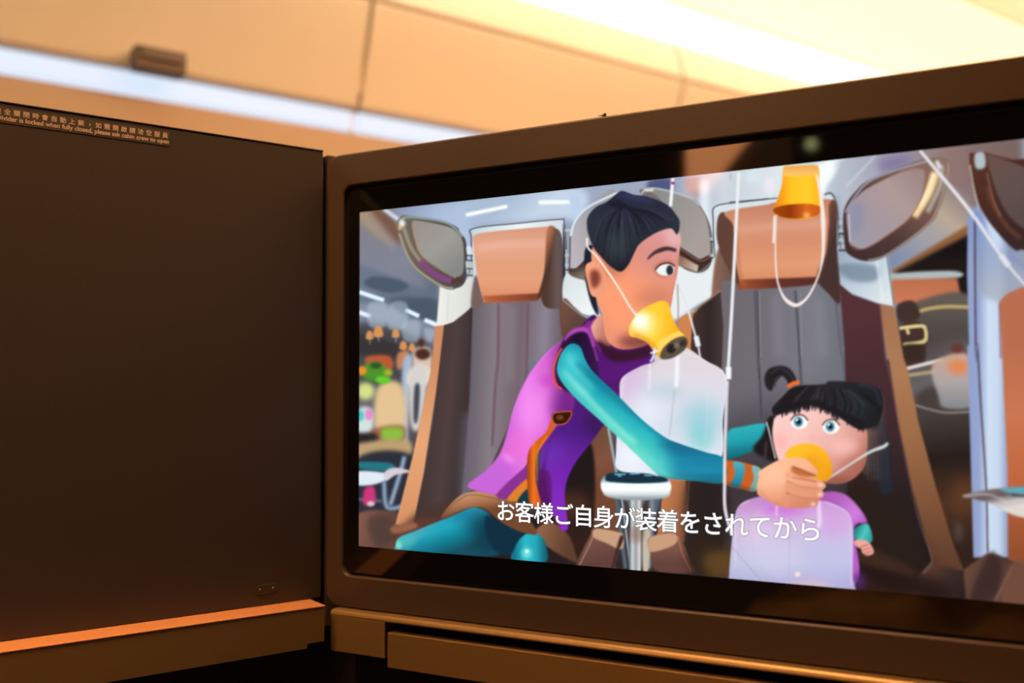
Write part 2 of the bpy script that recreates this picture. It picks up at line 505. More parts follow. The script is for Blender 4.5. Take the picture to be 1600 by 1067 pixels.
fill(K(32, 500, 70, 495, 125, 450, 125, 545, 100, 556, 40, 535), ramp(pt(K, 40, 500), pt(K, 60, 550), (60, 46, 44), (120, 106, 96)), .8)
# right plate of the pair, behind the head
fill(K(590, 480, 720, 520, 790, 440, 790, 620, 700, 690, 560, 760), (222, 228, 230), 2)
fill(K(405, 110, 430, 85, 480, 80, 660, 130, 710, 165, 770, 290, 772, 470, 700, 520, 600, 470, 560, 300), ramp(pt(K, 450, 100), pt(K, 700, 400), (110, 104, 100), (96, 92, 90)), .8)
fill(K(450, 88, 560, 100, 660, 135, 715, 180, 755, 270, 765, 430, 712, 450, 600, 380, 520, 160), ramp(pt(K, 480, 100), pt(K, 740, 300), (130, 132, 128), (146, 142, 140), (160, 150, 146)), .8)
line(K(408, 112, 430, 88, 480, 82, 570, 100, 670, 136, 712, 170), 3, (176, 182, 180), .9)
line(K(425, 92, 470, 90), 4, (206, 212, 210), 1)
fill(K(600, 380, 712, 452, 768, 425, 772, 462, 700, 520, 600, 480), (62, 42, 38), .8, sharp=True)
fill(K(600, 425, 705, 480, 700, 518, 600, 482), ramp(pt(K, 600, 440), pt(K, 700, 500), (126, 92, 72), (196, 180, 166)), 1, sharp=True)
line(K(604, 392, 712, 458, 766, 436), 1.6, (132, 92, 72), .7)
line(K(600, 400, 700, 475, 768, 450), 1.8, (60, 36, 30), .8)
for y in (345, 430):
    line(K(765, y, 800, y), 4.5, (170, 184, 192), .8)
    line(K(768, y+14, 796, y+14), 1.6, (46, 50, 58), .7)

# centre seat
fill(K(790, 170, 1080, 130) + E(500, 232, 540, 260, 552, 420, 545, 690) + K(800, 700, 782, 420), (206, 216, 222), .8, sharp=True)
fill(K(800, 420, 860, 400, 900, 560, 900, 700, 780, 700), ramp(pt(K, 780, 500), pt(K, 880, 500), (130, 96, 80), (104, 80, 72)), 1.5)
line(K(790, 440, 782, 250, 795, 175, 940, 152, 1070, 136), 1.6, (60, 66, 72), .6)
line(E(0, 278, 240, 258), 1.6, (62, 66, 70), .6)
line(E(480, 240, 515, 235, 540, 290, 552, 420, 550, 500), 3, (84, 92, 98), .8)
line(K(600, 770, 640, 740, 700, 720), 4, (210, 214, 216), 1.2)
# centre panel
fill(K(830, 560, 1067, 560) + E(100, 700, 540, 660, 560, 800, 585, 1067) + F(510, 100, 520, 300, 520, 1000, 0, 1000, 0, 600, 40, 60) + D(840, 330, 850, 200, 860, 0) + K(820, 1067, 815, 800), ramp(pt(E, 30, 900), pt(E, 580, 900), (104, 100, 106), (106, 104, 112), (116, 116, 126), (104, 106, 116)), .8, sharp=True)
fill(F(-30, 300, 520, 250, 520, 1000, -30, 1000), ramp(pt(F, 200, 200), pt(F, 200, 600), (84, 84, 94), (60, 58, 64), (44, 38, 40)), 20, .8)
for a, b, c_ in ((K(1000, 610, 1010, 850, 1020, 1067) + F(150, 100, 160, 310), 2.4, (76, 72, 80)), (E(330, 720, 345, 900, 355, 1067) + F(320, 80, 325, 200), 2.4, (76, 74, 84)), (E(530, 700, 560, 1000) + F(500, 60, 508, 150), 1.6, (84, 84, 94))):
    line(a, b+1, c_, 1.2, .85)
for a in (E(145, 730, 150, 1060), E(352, 740, 358, 1060)):
    line([(x+2.5, y) for x, y in a], 1, (160, 158, 166), .8, .6)
line(E(235, 740, 250, 1060), 16, (134, 134, 146), 6, .4)
line(E(450, 760, 470, 1060), 16, (134, 136, 150), 6, .4)
for a in (K(1010, 620, 1018, 850, 1024, 1067) + F(152, 100, 160, 300), E(143, 735, 150, 1060), E(338, 735, 352, 1060) + F(325, 90, 330, 190), E(555, 700, 575, 1000)):
    p = spline(a, False, 24)
    d = np.concatenate([[0], np.cumsum(np.linalg.norm(np.diff(p, axis=0), axis=1))])
    for s in np.arange(0, d[-1], 4.6):
        blob(np.interp(s, d, p[:, 0]), np.interp(s, d, p[:, 1]), .9, 1.3, (48, 44, 52), .5, .7)
# its left bolster
fill(K(600, 760, 640, 735, 690, 720, 700, 900) + D(660, 250, 690, 600, 660, 900, 520, 900, 560, 600), ramp(pt(D, 560, 600), pt(D, 680, 640), (196, 124, 76), (150, 92, 62)), .9, sharp=True)
fill(K(676, 740, 720, 690, 820, 620, 835, 800, 825, 1067) + D(860, 60, 860, 400, 840, 700, 880, 880, 690, 900, 665, 600, 690, 560, 680, 300, 680, 100), ramp(pt(K, 690, 850), pt(K, 830, 850), (58, 44, 42), (42, 34, 36), (60, 50, 52)), .9, sharp=True)
line(K(672, 745, 700, 705, 760, 660, 822, 608), 2.2, (150, 112, 92), 1)
fill(D(680, 600, 860, 620, 860, 900, 700, 960, 660, 900), (34, 27, 28), 6, .9)
line(D(680, 600, 672, 760), 2, (110, 76, 56), 1, .8)
# its right bolster
fill(E(545, 520, 800, 540, 832, 805, 760, 790, 620, 740, 550, 690), ramp(pt(E, 550, 560), pt(E, 800, 780), (150, 166, 184), (186, 200, 212), (214, 222, 224)), .9, sharp=True)
fill(E(560, 590, 735, 600, 745, 670, 640, 680, 560, 640), (112, 128, 148), 3, .8)
line(E(740, 560, 775, 770), 3, (226, 232, 232), 1.5, .7)
line(E(795, 545, 830, 800), 1.5, (70, 72, 80), .7)
fill(E(750, 790, 832, 805, 850, 900, 880, 1067) + G(150, 100, 190, 300, 260, 560, 330, 790, 370, 890, 300, 900, 230, 860, 150, 500, 100, 250, 60, 0), ramp(pt(E, 800, 800), pt(G, 300, 860), (156, 108, 80), (164, 116, 80), (150, 102, 68), (122, 80, 54), (90, 58, 42)), .9, sharp=True)
fill(E(555, 690, 620, 745, 760, 795, 790, 1067) + G(75, 60, 110, 300, 165, 560, 245, 860, 200, 910, 100, 930) + F(520, 1000, 515, 300) + E(580, 1000), ramp(pt(E, 680, 800), pt(F, 740, 900), (78, 44, 50), (66, 40, 46), (56, 36, 42), (34, 27, 29), (26, 22, 24)), .9, sharp=True)
fill(F(520, 560, 700, 640, 860, 900, 800, 980, 500, 960), (36, 26, 22), 12, .8)
line(E(762, 795, 790, 1067) + G(75, 100, 130, 400, 190, 680, 245, 850, 205, 905), 2, (112, 84, 84), 1, .8)
fill(G(245, 865, 330, 880, 370, 910, 465, 820, 470, 900, 500, 1060, 150, 1060, 190, 910), ramp(pt(G, 250, 860), pt(G, 350, 1000), (86, 56, 44), (52, 38, 36), (36, 28, 28)), 2, sharp=True)
fill(F(500, 860, 900, 990, 900, 1060, 500, 1040), (20, 16, 18), 8, .9)
fill(F(560, 855, 620, 850, 760, 910, 800, 960, 560, 900), (60, 40, 32), 4, .8)
blob(*pt(G, 350, 740), 5, 16, (96, 88, 88), 5, .7)
line(G(210, 905, 245, 860), 2.5, (120, 106, 104), 1.5, .7)
# centre headrest cushion
fill(K(800, 330, 805, 240, 830, 205, 870, 230, 900, 300, 920, 500, 940, 600, 910, 590, 840, 460, 815, 400), (92, 62, 52), 1)
fill(K(840, 215, 900, 190, 1067, 165) + E(230, 280, 480, 262, 540, 290, 520, 420, 480, 560, 440, 660, 420, 690, 90, 715, 60, 700, 30, 560, 20, 400), ramp(pt(E, 200, 290), pt(E, 220, 700), (190, 124, 96), (204, 140, 112), (206, 138, 106), (216, 148, 110), (204, 130, 94)), .9)
fill(E(55, 675, 80, 668, 440, 655, 450, 640, 425, 694, 80, 718, 45, 705), ramp(pt(E, 60, 700), pt(E, 430, 690), (150, 70, 40), (88, 42, 36), (74, 36, 34)), 1.2, .95)
fill(E(505, 285, 542, 290, 545, 520, 560, 780, 500, 740, 440, 660, 485, 540, 500, 400), ramp(pt(E, 480, 400), pt(E, 545, 420), (104, 66, 54), (66, 46, 44)), 1.2)
line(E(40, 420, 240, 400, 490, 385), 9, (222, 164, 138), 5, .6)
line(E(30, 420, 60, 660, 90, 700), 3, (160, 96, 66), 2, .6)
for y in (380, 425, 470, 500):
    line(E(552, y, 592, y+2), 6, (168, 186, 190), .8)
line(E(552, 435, 590, 440), 2.5, (40, 48, 52), .8)
line(E(552, 520, 585, 522), 2.5, (40, 48, 52), .8)
line(E(560, 478, 562, 508), 1.4, (50, 60, 62), .6)
# right wing, open, wood-tone metal frame
fill(E(578, 320, 640, 220, 720, 160, 950, 70, 1060, 50, 1112, 70, 1115, 130, 1060, 310, 1000, 400, 800, 545, 690, 576, 600, 540, 580, 480), ramp(pt(E, 600, 540), pt(E, 1060, 80), (60, 42, 44), (74, 54, 52), (112, 84, 72), (132, 106, 92)), .9)
line(E(1105, 80, 1100, 150, 1050, 310, 990, 400, 800, 540, 700, 572), 2.4, (160, 148, 138), .9)
line(E(1070, 90, 1065, 190, 1000, 330), 7, (176, 170, 162), 1.6, .8)
line(E(1045, 70, 1065, 110), 6, (214, 214, 216), 1.4)
line(E(1000, 70, 800, 130, 690, 185, 620, 270, 585, 330), 3, (150, 150, 168), .9)
line(E(1040, 130, 1000, 240, 930, 350), 13, (236, 204, 152), 2)
line(E(1035, 130, 1000, 230, 960, 300), 5, (248, 230, 190), 1.5, .9)
fill(E(592, 330, 650, 245, 730, 190, 900, 112, 960, 106, 990, 130, 970, 250, 915, 350, 840, 415, 690, 510, 620, 498, 608, 480), ramp(pt(E, 620, 440), pt(E, 960, 150), (150, 146, 158), (158, 144, 150), (166, 146, 144), (150, 128, 126)), .9)
line(E(600, 340, 612, 492, 690, 510, 840, 418, 915, 350, 972, 250, 990, 140, 960, 108, 880, 118), 1.7, (146, 92, 66), .7, .85)
line(E(602, 340, 608, 480), 2, (200, 204, 216), .7)
fill(E(620, 290, 680, 300, 660, 420, 620, 440), (120, 130, 168), 5, .5)
# right-hand seat
fill(E(1205, 360, 1240, 300, 1280, 330, 1487, 600, 1560, 650, 1560, 800) + G(560, 30, 560, 840, 410, 840, 395, 300, 385, 0) + E(1210, 1000, 1200, 640), ramp(pt(G, 390, 300), pt(G, 550, 300), (138, 154, 196), (140, 156, 196), (196, 212, 232), (190, 206, 228), (130, 144, 180)), .9, sharp=True)
fill(E(1205, 360, 1240, 300, 1280, 340, 1340, 500, 1487, 620, 1560, 690, 1560, 820, 1350, 780, 1250, 700), ramp(pt(E, 1220, 400), pt(E, 1400, 700), (120, 142, 190), (132, 148, 180), (156, 164, 176)), 3, .75)
line(E(1240, 340, 1240, 640, 1245, 1067) + G(425, 0, 440, 250, 460, 560, 466, 820), 2.6, (66, 44, 58), .8)
fill(E(1362, 780, 1400, 740, 1480, 705, 1640, 650, 1640, 1067) + G(640, 0, 640, 880, 546, 850, 545, 500, 530, 200, 522, 0), ramp(pt(G, 560, 0), pt(G, 560, 820), (176, 104, 76), (192, 112, 76), (182, 96, 58), (140, 74, 44)), .9, sharp=True)
line(E(1362, 790, 1370, 1067), 2, (120, 76, 76), 1)
fill(E(1212, 40, 1230, 30, 1280, 25, 1420, 60, 1640, 100, 1640, 560, 1487, 520, 1440, 520, 1360, 440, 1280, 330, 1225, 180), ramp(pt(E, 1230, 100), pt(E, 1480, 380), (84, 46, 36), (70, 40, 34), (54, 36, 36)), .9)
fill(E(1300, 50, 1340, 45, 1487, 100, 1640, 160, 1640, 480, 1487, 410, 1400, 330, 1340, 200), ramp(pt(E, 1330, 80), pt(E, 1480, 350), (100, 76, 70), (92, 76, 74), (84, 70, 68)), 1.2)
line(E(1300, 200, 1330, 290, 1400, 400, 1470, 460), 6, (104, 62, 46), 2, .8)
line(E(1214, 90, 1232, 200, 1260, 320), 1.8, (196, 200, 196), .8)
line(E(1300, 130, 1330, 260, 1370, 350), 1.4, (156, 118, 98), .8)
fill(E(1240, 35, 1285, 30, 1290, 100, 1245, 105), (170, 182, 190), 1.4)
fill(G(365, 595, 460, 572, 540, 565, 700, 560, 700, 690, 600, 680, 540, 660, 480, 628, 400, 606), ramp(pt(G, 480, 570), pt(G, 500, 660), (120, 106, 106), (96, 82, 84), (186, 180, 180), (214, 206, 200)), 1)
fill(G(520, 568, 620, 560, 700, 562, 700, 585, 560, 585), (90, 160, 176), 1.2)
line(G(560, 592, 600, 596, 700, 598), 4, (50, 60, 70), 1.2, .9)
line(G(370, 598, 460, 590, 540, 618), 3, (196, 190, 190), 1.4, .7)
fill(G(370, 890, 465, 822, 510, 830, 570, 860, 640, 880, 640, 1060, 380, 1010), ramp(pt(G, 400, 880), pt(G, 560, 960), (96, 66, 54), (70, 48, 44), (90, 62, 52)), 1.2, sharp=True)
fill(G(470, 830, 500, 830, 520, 900, 490, 1010, 400, 1000), (50, 36, 34), 3, .8)
line(G(565, 875, 495, 1015), 4, (112, 88, 82), 1.3, .9)
fill(G(566, 860, 640, 870, 640, 1020, 520, 1010), (112, 74, 58), 2, .7)

# --- floor darkness and the console between the two seats
fill(B(420, 850, 700, 760, 1000, 780, 1130, 840, 1200, 1010, 380, 1000, 360, 930), (34, 27, 30), 4)
fill(D(190, 330, 300, 330, 310, 560, 330, 760, 340, 900, 200, 900), ramp(pt(D, 200, 400), pt(D, 300, 600), (108, 72, 56), (122, 78, 58), (110, 66, 46)), 1.2, sharp=True)
fill(D(60, 560, 200, 420, 215, 780, 150, 1000, 0, 900), ramp(pt(D, 100, 600), pt(D, 150, 900), (30, 22, 24), (46, 30, 24)), 2)
fill(B(925, 860, 1000, 800, 1090, 860, 1130, 960, 1130, 1000, 1000, 930), ramp(pt(B, 930, 850), pt(B, 1100, 900), (146, 98, 70), (90, 60, 46)), 1.5)
blob(*pt(D, 100, 720), 30, 20, (96, 54, 34), 9, .6)
line(D(285, 340, 325, 560), 4, (150, 166, 176), 1)
line(D(320, 640, 370, 1030), 6, (76, 96, 112), 1)
line(D(345, 640, 395, 1030), 3, (150, 170, 184), 1)
line(D(530, 680, 500, 820, 480, 1030), 7, (70, 96, 122), 1.2)
line(D(500, 690, 480, 1030), 8, (124, 130, 134), 1.6)
fill(D(370, 680, 490, 680, 450, 740, 445, 1040, 388, 1040, 392, 760), ramp(pt(D, 385, 800), pt(D, 455, 800), (70, 90, 100), (196, 200, 202), (150, 150, 152), (206, 206, 206), (90, 84, 84)), 1)
fill(D(455, 850, 490, 850, 480, 1040, 455, 1040), (186, 178, 162), 1.2)
blob(*pt(D, 425, 860), 12, 14, (122, 88, 72), 4, .5)
fill(D(248, 610, 262, 580, 300, 572, 420, 600, 560, 585, 590, 610, 590, 650, 565, 682, 420, 695, 290, 680, 255, 650), ramp(pt(D, 420, 590), pt(D, 420, 690), (120, 150, 160), (236, 244, 244), (246, 250, 248), (206, 216, 218), (130, 140, 146)), 1)
line(D(262, 660, 300, 678, 420, 692, 560, 680, 588, 655), 2, (160, 172, 178), 1.2, .8)
fill(D(272, 590, 300, 562, 520, 564, 572, 590, 560, 606, 420, 612, 290, 604), (14, 44, 62), 1)
for s in ((315, 568, 370, 568), (390, 566, 440, 564), (460, 572, 500, 574), (500, 568, 530, 576), (330, 575, 350, 577)):
    line(D(*s), 2.2, (110, 206, 222), .8, .9)
fill(D(195, 870, 220, 835, 330, 850, 360, 875, 320, 1000, 310, 1040, 130, 1040), ramp(pt(D, 200, 850), pt(D, 240, 1000), (120, 86, 70), (108, 72, 64), (92, 60, 56)), 1)
fill(D(225, 835, 335, 852, 360, 870, 350, 935, 275, 905, 212, 875), (196, 156, 124), 1, .95)
fill(D(340, 880, 360, 880, 330, 960, 310, 1030, 300, 1030), (52, 38, 38), 1.2)
line(D(225, 845, 185, 930, 140, 1020), 1.6, (196, 150, 130), .7, .7)
fill(D(480, 890, 520, 865, 600, 855, 640, 880, 690, 1000, 700, 1050, 520, 1040, 490, 950), ramp(pt(D, 560, 860), pt(D, 560, 1000), (122, 84, 66), (120, 80, 68), (96, 62, 58)), 1)
fill(D(482, 888, 520, 866, 600, 857, 625, 880, 600, 918, 490, 948), (196, 154, 122), 1, .95)
line(D(625, 870, 650, 960, 690, 1040), 1.6, (214, 130, 90), .7, .7)
fill(D(690, 870, 880, 930, 880, 1067, 700, 1067), (44, 32, 24), 8, .9)
fill(D(760, 960, 900, 950, 890, 1067, 780, 1067), (98, 70, 34), 7, .8)

# --- oxygen bag in front of the adult's lap, tubes
bag = K(470, 985, 400, 1010) + D(350, 100, 340, 200, 325, 450, 335, 545, 470, 562, 640, 580, 830, 500, 845, 300, 862, 90, 760, 10, 640, -60, 520, -20)
BAGM = raster(spline(bag, True))

def paint_bag():
    lay(soft(BAGM, .9), ramp(pt(D, 600, 0), pt(D, 600, 480), (216, 206, 212), (214, 212, 222), (202, 212, 224), (216, 220, 232)), .93)
    blob(*pt(D, 400, 130), 26, 30, (206, 176, 212), 12, .8, BAGM)
    blob(*pt(D, 480, 250), 26, 34, (224, 228, 240), 14, .8, BAGM)
    blob(*pt(D, 740, 300), 26, 30, (130, 196, 206), 14, .7, BAGM)
    blob(*pt(D, 740, 390), 18, 20, (110, 198, 200), 9, .6, BAGM)
    blob(*pt(D, 560, 160), 34, 9, (150, 190, 200), 9, .5, BAGM)
    blob(*pt(D, 400, 480), 26, 26, (234, 238, 246), 14, .8, BAGM)
    line(D(355, 120, 345, 200, 330, 450), 3, (226, 220, 232), 1.6, .7, BAGM)
    line(D(350, 110, 380, 60, 470, 20), 2.5, (230, 222, 228), 1.4, .7, BAGM)
    line(D(490, 0, 485, 160), 3, (232, 232, 240), 1.6, .7, BAGM)
    line(D(625, -60, 622, 60, 618, 140), 6, (240, 242, 246), 1.6, .8, BAGM)
    line(D(610, 150, 585, 380), 1.6, (160, 160, 174), 1.2, .6, BAGM)
    line(D(755, 20, 770, 200, 760, 400), 1.4, (214, 214, 222), 1.4, .6, BAGM)
    line(D(640, -40, 760, 15, 858, 92, 848, 300, 838, 480), 2, (224, 222, 226), 1, .7, BAGM)

# --- the adult passenger: purple jacket, teal sleeves, kneeling across the seats
def adult():
    TEAL_D = (8, 96, 112)
    # trousers
    m = fill(B(245, 925, 262, 880, 330, 850, 540, 765, 600, 738, 640, 730, 700, 760, 740, 830, 760, 960, 500, 960, 250, 950), ramp(pt(B, 440, 780), pt(B, 500, 960), (44, 150, 176), (28, 160, 180), (10, 120, 140), (18, 76, 92)), 1)
    blob(*pt(B, 620, 800), 34, 14, (22, 112, 142), 10, .8, m, .5)
    blob(*pt(B, 690, 850), 22, 34, (10, 50, 66), 12, .9, m)
    blob(*pt(B, 262, 912), 6, 7, (150, 224, 206), 2, .8, m)
    blob(*pt(B, 300, 890), 14, 9, (52, 180, 180), 5, .8, m)
    m = fill(B(690, 770, 760, 800, 900, 845, 930, 900, 830, 960, 740, 950, 690, 860), (10, 44, 62), 2)
    m = fill(B(822, 990, 830, 930, 860, 880, 910, 852, 960, 870, 985, 920, 980, 1000), ramp(pt(B, 830, 930), pt(B, 985, 930), (16, 110, 130), (40, 176, 190), (34, 160, 176), (16, 90, 110)), 1)
    blob(*pt(B, 890, 955), 8, 8, (120, 220, 220), 3, .9, m)
    blob(*pt(B, 890, 945), 3, 3, (220, 250, 240), 1, .9, m)
    # apron / belt strap over the lap
    fill(B(470, 785, 540, 690, 610, 655, 690, 655, 800, 690, 870, 715, 900, 780, 940, 860, 860, 850, 760, 800, 680, 735, 600, 735), ramp(pt(B, 600, 650), pt(B, 620, 760), (196, 150, 110), (170, 116, 80), (110, 68, 44)), 1)
    line(B(480, 770, 560, 690, 640, 668, 800, 705), 1.4, (112, 76, 54), .8, .8)
    # jacket: shaded front
    m = fill(K(130, 760, 200, 770, 330, 790, 480, 870, 520, 960, 470, 990, 330, 1020) + D(350, 110, 335, 240, 260, 330, 195, 420, 125, 510, 82, 600, 72, 690, 88, 820, 78, 842) + B(1060, 840, 1000, 730, 960, 600, 960, 400, 980, 100), ramp(pt(K, 200, 850), pt(B, 1060, 800), (60, 20, 84), (78, 22, 104), (72, 26, 122), (112, 34, 170), (132, 44, 190)), 1)
    blob(*pt(K, 300, 960), 26, 22, (88, 20, 118), 8, .8, m)
    blob(*pt(D, 10, 470), 22, 20, (104, 50, 170), 10, .7, m)
    blob(*pt(D, 220, 320), 16, 22, (52, 22, 70), 9, .8, m)
    fill(B(935, 700, 1000, 400, 975, 560, 1005, 720, 960, 720), (66, 16, 80), 2)
    fill(K(200, 900, 480, 900, 480, 1000, 400, 1040, 260, 1080, 200, 1067), (82, 20, 112), 1.5)
    # jacket back
    m = fill(S(1085, 722, 1035, 735, 960, 790, 880, 846, 800, 935, 752, 1020, 732, 1067) + B(900, 60, 850, 180, 820, 260, 770, 440, 700, 540, 607, 612, 615, 640, 680, 655, 745, 665, 830, 600, 895, 510, 940, 430, 1040, 330, 1120, 240, 1120, 60, 1180, -60, 1220, -130), ramp(pt(B, 800, 300), pt(B, 1080, 300), (196, 96, 208), (226, 122, 226), (206, 96, 200), (120, 40, 130)), 1, sharp=False)
    blob(*pt(B, 930, 250), 28, 36, (240, 140, 232), 14, .8, m)
    blob(*pt(B, 840, 440), 24, 26, (232, 110, 206), 12, .8, m)
    blob(*pt(B, 720, 590), 40, 16, (190, 100, 208), 10, .8, m, -.5)
    blob(*pt(B, 800, 490), 12, 4, (246, 160, 240), 4, .7, m, .6)
    blob(*pt(B, 1080, 240), 22, 24, (110, 34, 130), 10, .8, m)
    blob(*pt(B, 1000, 110), 14, 8, (196, 70, 190), 5, .8, m)
    line(A(1290, 752, 1150, 850, 1050, 960), 4, (240, 130, 240), 3, .8, m)
    fill(B(745, 662, 895, 525, 892, 590, 800, 685), (130, 48, 140), 1.2)
    fill(B(795, 685, 890, 590, 895, 640, 850, 695, 830, 700), (216, 122, 40), 1)
    fill(B(845, 700, 895, 640, 905, 715), (16, 56, 66), 1)
    # zip edge with its pull
    fill(B(1010, 300, 1025, 340, 965, 430, 938, 480, 935, 600, 960, 715, 905, 712, 892, 600, 895, 470, 930, 410, 985, 360), ramp(pt(B, 895, 500), pt(B, 950, 500), (160, 60, 20), (226, 112, 30), (206, 92, 26)), .8)
    line(B(990, 380, 950, 440, 940, 500, 942, 600), 1.2, (240, 150, 70), .6, .8)
    fill(B(945, 560, 1000, 560, 1010, 700, 965, 715), (84, 22, 96), 1.6, .8)
    fill(B(1012, 285, 1030, 265, 1108, 262, 1090, 310, 1050, 325, 1025, 318), (52, 22, 14), .8)
    line(B(1014, 285, 1032, 266, 1108, 263, 1088, 311, 1050, 325, 1022, 316, 1014, 285), 1.6, (216, 96, 40), .6)
    blob(*pt(B, 1052, 290), 5.5, 4, (112, 60, 24), 1)

def sleeve():
    # near arm reaching down to the child
    fill(S(1000, 772, 950, 786, 918, 840, 898, 915, 900, 985, 930, 1020, 1000, 1050, 1080, 1060, 1084, 960, 1066, 860, 1040, 785), ramp(pt(S, 900, 900), pt(S, 1080, 900), (66, 22, 60), (30, 12, 44), (52, 22, 70)), 1.2)
    line(S(935, 812, 965, 780, 1005, 765, 1042, 778, 1062, 840), (3, 7, 7, 4), (170, 70, 176), 1.4)
    line(S(1042, 745, 1052, 800, 1078, 900), 3, (150, 60, 150), 1.2, .8)
    line(S(925, 845, 898, 900, 886, 950, 900, 1000, 925, 1020), 2.6, (220, 88, 40), .8)
    m = fill(D(72, -50, 108, -73, 148, -56, 172, 5, 215, 70, 330, 180, 450, 300, 560, 385, 640, 420, 760, 460, 850, 492, 850, 605, 720, 600, 600, 590, 540, 575, 500, 545, 380, 430, 240, 300, 130, 200, 60, 120, 34, 60, 44, -2), ramp(pt(D, 430, 250), pt(D, 330, 400), (14, 132, 156), (34, 170, 182), (60, 190, 186), (104, 216, 196)), .9)
    fill(D(560, 380, 850, 480, 860, 620, 620, 600, 570, 520), ramp(pt(D, 700, 430), pt(D, 700, 610), (12, 90, 128), (16, 120, 156), (22, 128, 164), (8, 82, 110)), 9, .9, m)
    line(D(70, 60, 200, 210, 330, 340, 420, 415), 7, (150, 232, 212), 3.5, .8, m)
    line(D(60, 50, 110, 120, 180, 180), 8, (120, 222, 206), 5, .8, m)
    blob(*pt(D, 105, 20), 20, 26, (64, 196, 204), 9, .85, m, -.6)
    line(D(85, -20, 130, 60, 210, 150), 9, (96, 214, 212), 5, .7, m)
    line(D(480, 480, 520, 520, 545, 500), 6, (150, 232, 216), 4, .8, m)
    blob(*pt(D, 540, 500), 22, 16, (62, 186, 190), 9, .7, m, .6)
    line(D(130, 20, 330, 200, 560, 390), 6, (12, 116, 140), 4, .8, m)
    line(D(380, 440, 500, 560, 640, 598, 850, 612), 3, (6, 74, 92), 2, .7, m)
    # far arm
    m = fill(D(872, 360, 940, 335, 1060, 322, 1075, 400, 1000, 450, 880, 495, 870, 470), ramp(pt(D, 900, 340), pt(D, 920, 480), (40, 170, 180), (26, 150, 164), (8, 100, 116)), 1)
    # cuff
    m = fill(D(868, 500, 1025, 535, 1028, 600, 1005, 650, 940, 640, 850, 612, 868, 560), (196, 92, 34), .8)
    fill(D(898, 508, 950, 518, 952, 560, 925, 636, 880, 625, 905, 570), ramp(pt(D, 900, 520), pt(D, 900, 630), (74, 160, 176), (20, 120, 150)), .8, 1, m)
    fill(D(990, 528, 1030, 536, 1030, 600, 1008, 650, 975, 645, 998, 590), ramp(pt(D, 990, 530), pt(D, 1000, 650), (120, 176, 180), (110, 160, 150)), .8, 1, m)
    line(D(850, 615, 1000, 652), 7, (90, 50, 40), 3, .6, m)

